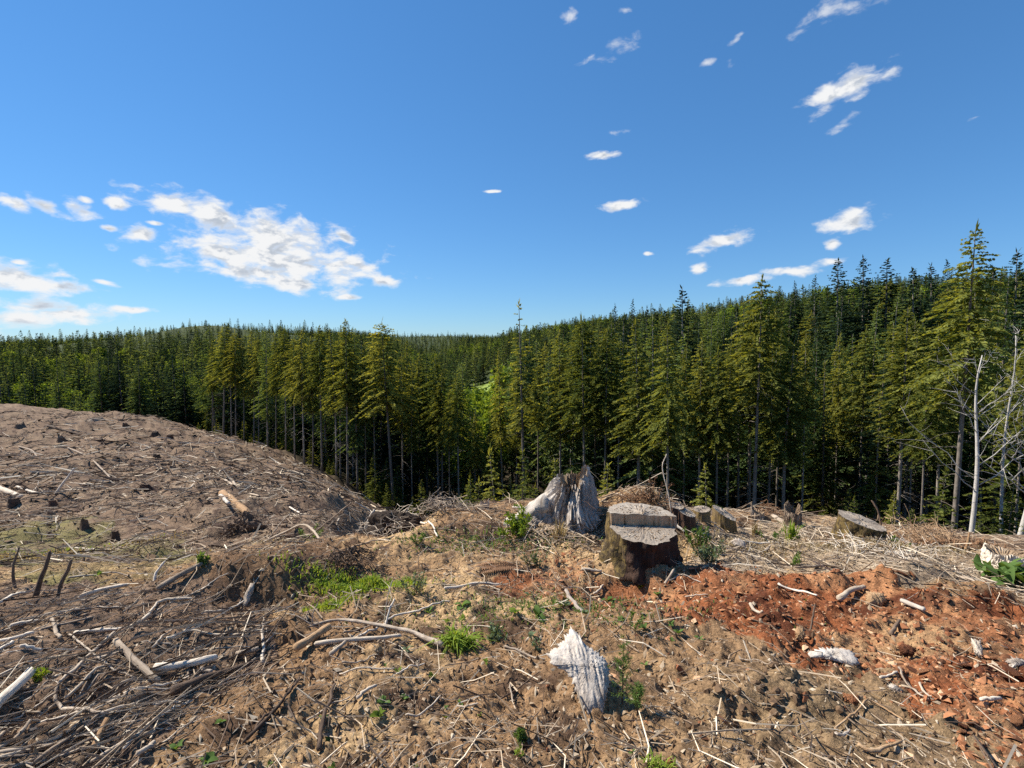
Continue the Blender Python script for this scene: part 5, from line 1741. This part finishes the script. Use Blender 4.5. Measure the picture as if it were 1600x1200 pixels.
x, y, r = polar_pts(22000, 1.6, 7.5, 2, 54, g)
wz = inside(Z_ORANGE, x+0.2*vnoise(x*4, y*4, 5), y+0.2*vnoise(x*4, y*4, 6)) | (inside(Z_ORANGE2, x, y))
keep = wz | (g.random(len(x)) < 0.02)
x, y = x[keep], y[keep]; n = len(x)
wedge_field('rotten_wood_crumbs', x, y, (0.008+0.034*g.random(n)**4), 'crumb', np.clip(0.5+0.25*g.normal(size=n), 0, 1), 'carpet of orange rotten wood crumbs at right', 'wood crumbs', 11)
x, y, r = polar_pts(16000, 1.5, 8.5, -54, 54, g)
n = len(x)
wedge_field('earth_clods', x, y, (0.006+0.022*g.random(n)**4), 'clod', np.clip(0.45+0.25*g.normal(size=n), 0, 1), 'loose crumbs of brown earth over the bare soil', 'soil', 12, flat=0.9, long=1.2)
x, y, r = polar_pts(15000, 1.5, 10, -54, 54, g)
n = len(x)
wedge_field('dry_litter', x, y, (0.006+0.016*g.random(n)**2), 'litter', np.clip(0.5+0.25*g.normal(size=n), 0, 1), 'dry leaf and bark litter scattered over the ground', 'litter', 13, flat=0.25, long=3.0)

# torn turf, root lumps and bark plates all over the cut slope
x, y, r = polar_pts(15000, 8.5, 78, -56, -2, g, -0.3)
keep = (y < edge_depth(x, y)-0.5) & (800+FPX*x/y < 690)
x, y, r = x[keep], y[keep], r[keep]; n = len(x)
wedge_field('slope_lumps', x, y, (0.03+0.17*g.random(n)**4)*np.clip(r/28, 0.5, 1.3), 'clod', np.clip(0.22+0.32*g.normal(size=n), 0, 1), 'torn turf lumps and bark plates over the cut slope', 'debris', 14, flat=0.35, long=2.0)
# the larger loose sticks and chunks, each its own thing
ZN = [(Z_SLASH, 'slash', 85, 'bleached branch lying in the thick slash at lower left', 'loose branches in the left slash', 'ppgpg'),
      (Z_PALE, 'pale', 55, 'bleached branch lying on the dry litter behind the orange wood', 'bleached branches behind the orange wood', 'ppgp')]
for (zp, key, cnt, lab, grp, mats) in ZN:
    zx = np.array(zp)
    k = 0
    while k < cnt:
        px, py = random.uniform(0, 1600), random.uniform(820, 1195)
        q = ground_hit(px, py)
        if not inside(zp, np.array([q[0]]), np.array([q[1]]))[0]:
            continue
        k += 1
        a = (R(50)+0.5*random.gauss(0, 1)) if key == 'slash' else (R(-25)+0.5*random.gauss(0, 1))
        ln = (0.25+0.55*random.random())*(1 if key == 'slash' else 1.0)
        dx, dy = math.cos(a)*ln/2, math.sin(a)*ln/2
        b = 0.12*ln*random.gauss(0, 1)
        W = [(q[0]-dx, q[1]-dy, 0), (q[0]-dy*b, q[1]+dx*b, 0), (q[0]+dx, q[1]+dy, 0)]
        r0 = 0.0035+0.010*random.random()**2
        stick_world('branch', W, r0, r0*0.3, MC[random.choice(mats)], lab, 'branch', grp, sides=6, forks=random.choice((0, 1, 1, 2)))
# slope branches
for k in range(60):
    px, py = random.uniform(0, 560), random.uniform(655, 860)
    q = ground_hit(px, py)
    if q[1] > edge_depth(np.array([q[0]]), np.array([q[1]]))[0]-2 or q[1] < 8:
        continue
    a = random.random()*6.283; ln = random.uniform(0.8, 2.6)*min(1.3, q[1]/25+0.4)
    W = [(q[0]-math.cos(a)*ln/2, q[1]-math.sin(a)*ln/2, 0), (q[0]+0.1*ln*random.gauss(0, 1), q[1]+0.1*ln*random.gauss(0, 1), 0), (q[0]+math.cos(a)*ln/2, q[1]+math.sin(a)*ln/2, 0)]
    r0 = random.uniform(0.016, 0.035)*min(1.2, q[1]/28+0.35)
    stick_world('branch', W, r0, r0*.5, MC[random.choice('pgpgb')], 'weathered branch lying in the slash of the cut slope', 'branch', 'branches on the cut slope', sides=5, forks=random.choice((0, 1, 2)))


def rock_mesh(seed, flat=0.6):
    g_ = np.random.default_rng(seed)
    f = (1+5**.5)/2
    V = np.array([(-1, f, 0), (1, f, 0), (-1, -f, 0), (1, -f, 0), (0, -1, f), (0, 1, f), (0, -1, -f), (0, 1, -f), (f, 0, -1), (f, 0, 1), (-f, 0, -1), (-f, 0, 1)])/2
    V = V*(0.75+0.5*g_.random((12, 1)))*np.array([1.3, 0.8, flat])
    F = np.array([(0, 11, 5), (0, 5, 1), (0, 1, 7), (0, 7, 10), (0, 10, 11), (1, 5, 9), (5, 11, 4), (11, 10, 2), (10, 7, 6), (7, 1, 8), (3, 9, 4), (3, 4, 2), (3, 2, 6), (3, 6, 8), (3, 8, 9), (4, 9, 5), (2, 4, 11), (6, 2, 10), (8, 6, 7), (9, 8, 1)])
    return V, F


OR_ME = [mesh_np('wood_fragment', *rock_mesh(500+k, 0.45), M['orange'], False) for k in range(7)]
CL_ME = [mesh_np('earth_clod', *rock_mesh(540+k, 0.75), M['clod'], False, fattr=np.clip(0.35+0.15*np.random.default_rng(k).normal(size=20), 0, 1)) for k in range(5)]
k = 0
while k < 170:
    q = ground_hit(random.uniform(1000, 1600), random.uniform(880, 1190))
    if not inside(Z_ORANGE, q[:1], q[1:2])[0]:
        continue
    k += 1
    o = obj('wood_fragment', random.choice(OR_ME)); s_ = 0.009+0.03*random.random()**2.5
    o.location = (q[0], q[1], gz(q[0], q[1])+s_*0.15); o.scale = (s_*random.uniform(.7, 1.6), s_, s_*random.uniform(.6, 1)); o.rotation_euler = (random.gauss(0, .4), random.gauss(0, .4), random.random()*6.28)
    tag(o, 'orange crumbly fragment of rotten wood on the orange patch', 'wood fragment', 'orange wood fragments')
k = 0
while k < 90:
    px, py = (random.gauss(1190, 60), random.gauss(1095, 30)) if k < 50 else (random.gauss(430, 60), random.gauss(905, 22))
    q = ground_hit(px, py)
    k += 1
    o = obj('earth_clod', random.choice(CL_ME)); s_ = random.uniform(0.010, 0.034)
    o.location = (q[0], q[1], gz(q[0], q[1])+s_*0.2); o.scale = (s_, s_*random.uniform(.7, 1.2), s_*random.uniform(.7, 1)); o.rotation_euler = (random.gauss(0, .5), random.gauss(0, .5), random.random()*6.28)
    tag(o, 'brown earth clod in the heap of clods at lower right' if k <= 50 else 'brown earth clod on the bank above the grass', 'clod', 'clods at lower right' if k <= 50 else 'clods on the earth bank')


# brush heap on the slope, root mound on the rim --------------------------------
def tangle(name, px, py, wpx, hpx, n, label, cat, mat, seed, ln=1.0, soil=None, rad=0.006):
    g_ = np.random.default_rng(seed)
    p_ = ground_hit(px, py); k_ = p_[1]/FPX
    W_, H_ = wpx*k_/2, hpx*k_
    e = thing(name, (p_[0], p_[1]+W_*0.4, float(h_mid(p_[:1], [p_[1]+W_*0.4])[0])), label, cat)
    a = Acc()
    for k in range(n):
        c = np.array([g_.normal()*W_*0.5, g_.normal()*W_*0.4, 0]); c[2] = H_*(0.15+0.8*g_.random())*math.exp(-(c[0]/W_)**2*1.5)
        d = unit(np.array([g_.normal(), g_.normal(), 0.5*g_.normal()]))*W_*ln*(0.3+0.6*g_.random())
        s = np.linspace(-0.5, 0.5, 5)[:, None]
        q_ = c+d*s+np.array([0, 0, 1])*(-(s*s)*W_*0.5*g_.random())+g_.normal(size=(5, 3))*0.03*W_
        a.add(*tube(q_, rad*(0.6+g_.random())*(1.1-np.abs(s[:, 0])), 4, False))
    o = obj('twigs', a.mesh('twigs', M[mat], False), e); o['kind'] = 'stuff'
    if soil:
        th = np.linspace(0, 2*np.pi, 44, endpoint=False); ph_ = np.linspace(0.02, 1, 16)[:, None]
        rr = np.sin(ph_*1.57); X_ = W_*rr*np.cos(th); Y_ = W_*0.55*rr*np.sin(th); Z_ = H_*np.cos(ph_*1.57)**0.8+0*th-0.1*ph_
        nn = fbm(X_/W_*3+seed, Z_/H_*3+Y_/W_*2, seed, 4)
        V_ = np.stack([X_*(1+0.5*nn), Y_*(1+0.5*nn), Z_*(1+0.55*nn)], -1).reshape(-1, 3)
        i = np.arange(15)[:, None]*44; j = np.arange(44)[None, :]; k2 = (j+1) % 44
        obj('soil_mass', mesh_np('soil_mass', V_, np.stack([i+j, i+44+j, i+44+k2, i+k2], -1).reshape(-1, 4), M[soil], False), e)
    return e


tangle('brush_heap', 378, 838, 62, 34, 240, 'dark round heap of tangled brush on the lower slope', 'brush heap', 'brown', 1, rad=0.008, soil='brown')
M['humus'] = wood_mat('dark_root_soil', (0.018, 0.012, 0.009), (0.05, 0.033, 0.022), (0.11, 0.075, 0.05), scale=12, stretch=1, bump=1, rand=0)
tangle('root_wad', 618, 838, 120, 36, 170, 'dark upturned root wad on the rim of the draw', 'root wad', 'grey', 2, soil='humus', rad=0.004)
tangle('brush_heap', 690, 808, 90, 26, 130, 'wispy grey brush on the rim right of the root wad', 'brush heap', 'grey', 3, rad=0.0035)
tangle('brush_heap', 1010, 804, 90, 14, 130, 'tangle of reddish dead brush between the grey and the stepped stump', 'brush heap', 'deadfern', 4, rad=0.0035)
tangle('brush_heap', 1470, 850, 150, 26, 200, 'tangle of dead bracken stems below the golden hemlock', 'brush heap', 'deadfern', 5, rad=0.003)
tangle('brush_heap', 1205, 808, 50, 26, 90, 'dry brush around the cream stub on the rim', 'brush heap', 'deadfern', 6, rad=0.003)
tangle('brush_heap', 540, 880, 90, 22, 160, 'low tangle of brown twigs above the green grass', 'brush heap', 'brown', 7, rad=0.004)
tangle('brush_heap', 1400, 872, 170, 12, 200, 'loose heap of bleached twigs below the mossy stump', 'brush heap', 'pale', 8, rad=0.003)


# ------------------------------------------------------------------ plants
def leaf_mesh(seed, L_=1.0, W_=0.42, fold=0.25, droop=0.35, nseg=5):
    t = np.linspace(0, 1, nseg+1)
    wdt = W_*np.sin(np.pi*np.clip(t*0.96+0.02, 0, 1))**0.8*0.5
    x_ = t*L_; z_ = 0.35*t*L_-droop*t*t*L_
    V = np.concatenate([np.stack([x_, wdt, z_+fold*wdt], 1), np.stack([x_, 0*t, z_], 1), np.stack([x_, -wdt, z_+fold*wdt], 1)])
    n_ = nseg+1
    F = [(k, k+1, n_+k+1, n_+k) for k in range(nseg)]+[(n_+k, n_+k+1, 2*n_+k+1, 2*n_+k) for k in range(nseg)]
    g_ = np.random.default_rng(seed)
    return V, np.array(F), np.full(len(F), 0.3+0.5*g_.random())


LEAF = {}
for mt in ('herb', 'broad', 'grass', 'blueherb'):
    LEAF[mt] = [mesh_np('leaf', *leaf_mesh(k, 1, 0.5+0.08*k, 0.3, 0.2+0.15*k)[:2], M[mt], True, fattr=leaf_mesh(k)[2]) for k in range(4)]
BIGL = [mesh_np('leaf', *leaf_mesh(k, 1, 0.36+0.04*k, 0.25, 0.32+0.13*k, 8)[:2], M['herb'], True, fattr=leaf_mesh(k, nseg=8)[2]) for k in range(4)]


def leafy(px, py, spx, n_, mt, label, group=None, meshes=None, cat='plant', elev=0.5, name='leafy_plant', jit=0.3, scatter=0.0):
    p_ = ground_pt(px, py); L_ = spx*p_[1]/FPX
    e = thing(name, tuple(p_), label, cat, group)
    a0 = random.random()*6.28
    for k in range(n_):
        o = obj('leaf', random.choice(meshes or LEAF[mt]), e)
        s_ = L_*random.uniform(.65, 1.1)
        o.scale = (s_, s_, s_)
        o.rotation_euler = (random.gauss(0, .2), -max(-0.1, elev+random.gauss(0, jit)), a0+k*2.4+random.gauss(0, .2))
        o.location = (random.gauss(0, scatter), random.gauss(0, scatter), 0.004+0.12*L_*k/n_)
    return e


leafy(1574, 918, 36, 64, 'herb', 'large clump of broad green leaves at the right edge', meshes=BIGL, elev=0.65, jit=0.5, scatter=0.10, name='foxglove_plant')
for (px, py, s_, n_, lab) in [(722, 945, 20, 4, 'light green broad leaves above the grass rosette'), (669, 950, 16, 3, 'small broad leaves left of the grass rosette'), (740, 990, 17, 3, 'broad leaf at the right flank of the grass rosette'),
                              (776, 940, 12, 3, 'single small leaves above the blue-green seedling'), (840, 965, 18, 5, 'pale green leaves left of the silver chunk'), (1060, 990, 12, 4, 'bright small leaves right of the seedling conifers'), (1008, 985, 12, 4, 'small bright leaves above the seedling conifers'),
                              (972, 970, 12, 4, 'two green leaves above the silver chunk'), (1093, 998, 9, 3, 'tiny leaves at the edge of the orange wood'), (1007, 1045, 10, 3, 'leaf pair right of the seedling conifers'), (1050, 1005, 10, 3, 'small leaves beside a brown stick'),
                              (592, 1120, 17, 5, 'upright leaves, larger of a pair on the bare soil'), (600, 1104, 14, 4, 'upright leaves, smaller of a pair on the bare soil'), (630, 1095, 12, 3, 'lone leaf sprout right of the pair on the soil'), (718, 1094, 10, 3, 'leaf sprout near the bent twig'),
                              (697, 1112, 9, 3, 'tiny leaf sprout in the middle of the soil'), (520, 1195, 14, 3, 'single upright leaf at the bottom edge'), (420, 1190, 10, 3, 'small leaf at the bottom left'), (322, 1190, 20, 6, 'green leaves at the bottom edge left'), (275, 1175, 16, 5, 'dark green leaves at the lower left'),
                              (345, 1128, 14, 4, 'leaf sprout on the soil right of the slash'), (622, 1058, 11, 3, 'pale round leaf below the grey branch'), (750, 1120, 8, 3, 'small sprout left of the silver chunk'), (990, 1172, 9, 4, 'yellow-green sprout below the seedling conifers'),
                              (865, 945, 9, 3, 'tiny bright leaf in the orange chips'), (805, 965, 14, 4, 'leaf sprout between rosette and silver chunk'), (650, 1205, 9, 3, 'sprout at the bottom edge in the middle'), (155, 895, 12, 5, 'green seedling among the pale branches at left')]:
    leafy(px, py, s_, n_, random.choice(('herb', 'broad', 'herb')), lab, elev=0.6, name='seedling')


for k in range(30):
    px, py = (random.uniform(680, 1080), random.uniform(915, 1010)) if k < 20 else (random.uniform(430, 1150), random.uniform(1010, 1190))
    if abs(px-900) < 60 and py > 975:
        continue
    leafy(px, py, random.uniform(7, 13), random.choice((3, 4, 5)), random.choice(('herb', 'broad', 'blueherb')), 'tiny green sprout dotted on the bare soil, one of many alike', 'tiny sprouts on the bare soil', elev=0.55, name='sprout')


def blades(name, px, py, spread_px, n_, len_px, mat, label, cat, seed, wid_px=2.0, lean=0.6, kind=None, ypx=None, spiky=False):
    g_ = np.random.default_rng(seed)
    p_ = ground_pt(px, py); k_ = p_[1]/FPX
    sx = spread_px*k_; sy = (ypx if ypx is not None else spread_px*0.8)*k_/0.33
    bx_ = g_.normal(size=n_)*sx*0.5; by_ = g_.normal(size=n_)*sy*0.5
    bz_ = h_full(p_[0]+bx_, p_[1]+by_)-p_[2]
    a = g_.random(n_)*6.283; ln_ = len_px*k_*(0.45+0.75*g_.random(n_)); le = np.abs(lean+0.35*g_.normal(size=n_))
    o_ = np.stack([np.cos(a), np.sin(a), 0*a], 1); s_ = np.stack([-np.sin(a), np.cos(a), 0*a], 1)
    w_ = wid_px*k_/2*(0.6+0.7*g_.random(n_))
    P_ = np.stack([bx_, by_, bz_], 1)
    m1 = P_+o_*(ln_*0.35*np.sin(le))[:, None]+np.array([0, 0, 1])*(ln_*0.5*np.cos(le*0.6))[:, None]
    tip = P_+o_*(ln_*np.sin(le)*0.95)[:, None]+np.array([0, 0, 1])*(ln_*np.cos(le)*0.75)[:, None]
    V_ = np.stack([P_-s_*w_[:, None], P_+s_*w_[:, None], m1+s_*(w_*0.9)[:, None], m1-s_*(w_*0.9)[:, None], tip], 1).reshape(-1, 3)
    b_ = np.arange(n_)[:, None]*5
    Fq = b_+np.array([0, 1, 2, 3]); Ft = b_+np.array([3, 2, 4])
    ti = np.clip(0.5+0.22*g_.normal(size=n_), 0, 1)
    me = mesh_np(name, V_, [Fq, Ft], M[mat], False, fattr=np.concatenate([ti, ti]))
    o = obj(name, me, loc=tuple(p_))
    return tag(o, label, cat, kind=kind)


blades('grass', 560, 912, 95, 1500, 15, 'grass', 'bright green patch of short grass on the bank', 'grass', 1, 1.6, 0.6, 'stuff', 11)
blades('grass', 515, 943, 44, 420, 13, 'grass', 'smaller green grass patch below the bright one', 'grass', 2, 1.6, 0.6, 'stuff', 8)
blades('grass', 610, 905, 50, 300, 13, 'grass', 'thin green grass right of the bright patch', 'grass', 3, 1.6, 0.6, 'stuff', 6)
blades('grass', 100, 858, 170, 1500, 14, 'straw', 'straw-coloured grass on the mossy patch', 'grass', 4, 1.4, 0.5, 'stuff', 26)
blades('grass', 120, 848, 160, 700, 9, 'grass', 'sparse green grass on the mossy patch', 'grass', 5, 1.4, 0.6, 'stuff', 22)
blades('grass_tuft', 715, 1003, 20, 190, 46, 'grass', 'big rosette of bright grass blades by the forked branch', 'grass tuft', 6, 3.0, 1.05, None, 4)
blades('grass_tuft', 1030, 1196, 26, 70, 30, 'grass', 'long grass blades at the bottom edge', 'grass tuft', 7, 2.4, 0.9, None, 4)
blades('grass_tuft', 875, 838, 8, 40, 46, 'straw', 'tall straw stems in front of the grey stump', 'grass tuft', 8, 1.6, 0.2, None, 3)
blades('grass_tuft', 1237, 838, 8, 50, 40, 'grass', 'spiky green tuft below the split stump', 'grass tuft', 9, 2.2, 0.3, None, 2)
blades('grass_tuft', 1182, 828, 7, 40, 30, 'straw', 'dry tuft below the cream stub', 'grass tuft', 10, 2, 0.3, None, 2)
blades('grass_tuft', 1402, 862, 18, 60, 26, 'straw', 'dry grass tuft among the bleached branches', 'grass tuft', 11, 1.6, 0.4, None, 3)
blades('dry_grass', 1300, 858, 380, 2600, 14, 'straw', 'thin dry grass and fern bits over the dry litter at right', 'grass', 12, 1.2, 0.9, 'stuff', 16)
blades('dry_grass', 1480, 852, 150, 700, 20, 'deadfern', 'rusty dead bracken bits along the rim at right', 'bracken', 13, 1.6, 0.8, 'stuff', 6)
blades('weeds', 860, 950, 260, 1300, 10, 'herb', 'sparse low green weeds through the chips left of the stepped stump', 'weeds', 21, 1.6, 0.7, 'stuff', 26)
blades('weeds', 760, 850, 160, 700, 9, 'herb', 'sparse low green weeds on the rim below the grey stump', 'weeds', 22, 1.6, 0.7, 'stuff', 14)
blades('dry_grass', 430, 850, 160, 900, 10, 'straw', 'thin dry stems in the draw', 'grass', 14, 1.0, 0.8, 'stuff', 14)


def herb(px, py, wpx, hpx, n_, mat, label, seed, name='herb', leafpx=5, cat='plant'):
    g_ = np.random.default_rng(seed)
    p_ = ground_pt(px, py); k_ = p_[1]/FPX
    e = thing(name, tuple(p_), label, cat)
    a = Acc()
    ns_ = max(4, n_//28)
    tips = np.stack([g_.normal(size=ns_)*wpx*k_*0.36, g_.normal(size=ns_)*wpx*k_*0.3, hpx*k_*(0.5+0.5*g_.random(ns_))], 1)
    for t_ in tips:
        s = np.linspace(0, 1, 4)[:, None]
        a.add(*tube(t_*np.array([0.35, .35, 0])+(t_*np.array([.65, .65, 1]))*s, 0.6*k_*(1.2-s[:, 0]), 4, False))
    obj('stems', a.mesh('stems', M['straw'], False), e)
    i = g_.integers(0, ns_, n_); s = g_.random((n_, 1))**0.6
    P_ = tips[i]*np.array([0.35, .35, 0])+(tips[i]*np.array([.65, .65, 1]))*s
    d = unit(g_.normal(size=(n_, 3))+np.array([0, 0, 0.5]))*leafpx*k_*(0.6+0.7*g_.random((n_, 1)))
    c = Acc(); c.add(*kites(P_, d, unit(np.cross(d, g_.normal(size=(n_, 3))))*leafpx*k_*0.2))
    ti = np.clip(0.5+0.25*g_.normal(size=n_), 0, 1)
    obj('foliage', mesh_np('foliage', np.concatenate(c.V), np.concatenate(c.F[4]), M[mat], False, fattr=ti), e)
    return e


herb(808, 838, 62, 34, 620, 'broad', 'bright green leafy clump left below the grey stump', 1, leafpx=8)
herb(838, 812, 40, 26, 260, 'herb', 'green herb on the flank of the grey stump', 2, leafpx=6)
herb(840, 882, 34, 26, 260, 'blueherb', 'grey-green herb above the dead fern', 3)
herb(1092, 850, 34, 42, 380, 'herb', 'tall green herb right of the stepped stump, upper one', 4, leafpx=6)
herb(1108, 874, 42, 34, 460, 'blueherb', 'dense grey-green herb right of the stepped stump, lower one', 5, leafpx=6)
herb(647, 925, 34, 42, 380, 'blueherb', 'grey-green herb right of the bright grass', 6)
herb(776, 990, 34, 32, 420, 'blueherb', 'blue-green tufted seedling right of the grass rosette', 7, leafpx=7)
herb(845, 1010, 24, 26, 160, 'blueherb', 'wispy grey-green herb left of the silver chunk', 8)
herb(655, 852, 24, 20, 140, 'herb', 'small green herb under the root wad', 9)
herb(320, 897, 24, 18, 120, 'herb', 'small dark green sprout at the tip of the grey log', 10, leafpx=8)
herb(58, 1066, 26, 20, 110, 'grass', 'bright green fern leaf at the end of the thick pale log', 11, leafpx=9)
herb(1235, 880, 30, 26, 160, 'herb', 'thin green herb just behind the orange wood', 12)
herb(1210, 850, 24, 18, 120, 'herb', 'small green herb on the dry litter below the cream stub', 13)
herb(985, 990, 60, 34, 260, 'herb', 'feathery green weeds below the stepped stump', 14, leafpx=5)
herb(1410, 855, 30, 16, 100, 'herb', 'small weeds at the right foot of the mossy stump', 15)
herb(480, 840, 50, 26, 200, 'herb', 'loose green weeds in the draw left of the root wad', 16)
herb(1205, 800, 46, 46, 260, 'deadfern', 'rusty-yellow shrub on the rim behind the cream stub', 17, 'shrub', 6, 'shrub')
herb(1022, 790, 44, 42, 200, 'deadfern', 'reddish dead fern clump behind the stepped stump', 18, 'shrub', 6, 'shrub')
herb(810, 1195, 20, 18, 90, 'grass', 'yellow-green sprig at the bottom edge in the middle', 19)


def seedling_conifer(px, py, hpx, wpx, label, seed):
    g_ = np.random.default_rng(seed)
    p_ = ground_pt(px, py); k_ = p_[1]/FPX*1.05
    e = thing('conifer_seedling', tuple(p_), label, 'seedling')
    H_ = hpx*k_; a = Acc(); c = Acc()
    lean = g_.normal(size=2)*0.05
    s = np.linspace(0, 1, 7)
    stem = np.stack([lean[0]*H_*s, lean[1]*H_*s, H_*s], 1)
    a.add(*tube(stem, 0.004*(1.1-s), 5))
    Ps, Ds = [], []
    for k in range(34):
        t = 0.08+0.85*g_.random(); an = g_.random()*6.283; ln_ = wpx*k_*0.5*(1.1-t)*(0.6+0.6*g_.random())
        b0 = np.array([lean[0]*H_*t, lean[1]*H_*t, H_*t]); d = np.array([math.cos(an), math.sin(an), 0.45])*ln_
        ss = np.linspace(0, 1, 3)[:, None]
        a.add(*tube(b0+d*ss, 0.0014, 3, False))
        q_ = b0+d*g_.random((26, 1)); Ps.append(q_); Ds.append(unit(g_.normal(size=(26, 3))+d/ln_*0.9)*0.022)
    Ps, Ds = np.concatenate(Ps), np.concatenate(Ds)
    c.add(*kites(Ps, Ds, unit(np.cross(Ds, g_.normal(size=Ds.shape)))*0.0016))
    obj('stem', a.mesh('stem', M['brown'], True), e)
    obj('needles', mesh_np('needles', np.concatenate(c.V), np.concatenate(c.F[4]), M['herb'], False, fattr=np.clip(0.5+0.2*g_.normal(size=len(Ps)), 0, 1)), e)


seedling_conifer(972, 1100, 118, 54, 'taller thin conifer seedling just right of the silver chunk', 1)
seedling_conifer(996, 1112, 52, 40, 'short bushy conifer seedling right of the taller one', 2)
seedling_conifer(812, 1160, 26, 22, 'tiny conifer sprout on the soil below the silver chunk', 3)


def fern(px, py, spx, n_, label, mat, seed, name='dead_fern', a0=None, cat='fern'):
    g_ = np.random.default_rng(seed)
    p_ = ground_pt(px, py); L_ = spx*p_[1]/FPX
    e = thing(name, tuple(p_), label, cat)
    for f in range(n_):
        an = (a0+0.3*g_.normal()) if a0 is not None else f*6.283/n_+0.3*g_.normal()
        a = Acc(); m_ = 26
        s = np.linspace(0, 1, m_)
        r_ = L_*(0.75+0.4*g_.random())
        q_ = np.stack([np.cos(an)*r_*s, np.sin(an)*r_*s+0.05*r_*np.sin(s*3), r_*(0.35*s-0.4*s*s)+0.02], 1)
        a.add(*tube(q_, 0.003*(1.2-s), 4, False))
        sd_ = np.array([-math.sin(an), math.cos(an), 0]); fw = np.array([math.cos(an), math.sin(an), 0])
        for sg in (-1, 1):
            ln_ = 0.17*r_*np.sin(np.pi*np.clip(s*0.9+0.1, 0, 1))[:, None]
            d = (sd_*sg+fw*0.25)*ln_+np.array([0, 0, -0.25])*ln_
            a.add(*kites(q_, d, fw*0.012*r_/0.5+np.zeros((m_, 3))))
        obj('frond', a.mesh('frond', M[mat], False), e)


fern(815, 890, 85, 5, 'dead toothed fern fronds lying left of the orange chips', 'deadfern', 1, a0=math.pi)
for k, (px, py, lab) in enumerate([(1440, 838, 'rusty dead fern at the foot of the slim bare conifer'), (1490, 845, 'rusty dead fern at the foot of the golden hemlock'), (1540, 858, 'rusty dead fern right of the white alder'), (1395, 836, 'rusty dead fern behind the mossy stump'), (960, 800, 'rusty dead fern beside the grey stump')]):
    fern(px, py, 40, 7, lab, 'deadfern', 20+k)
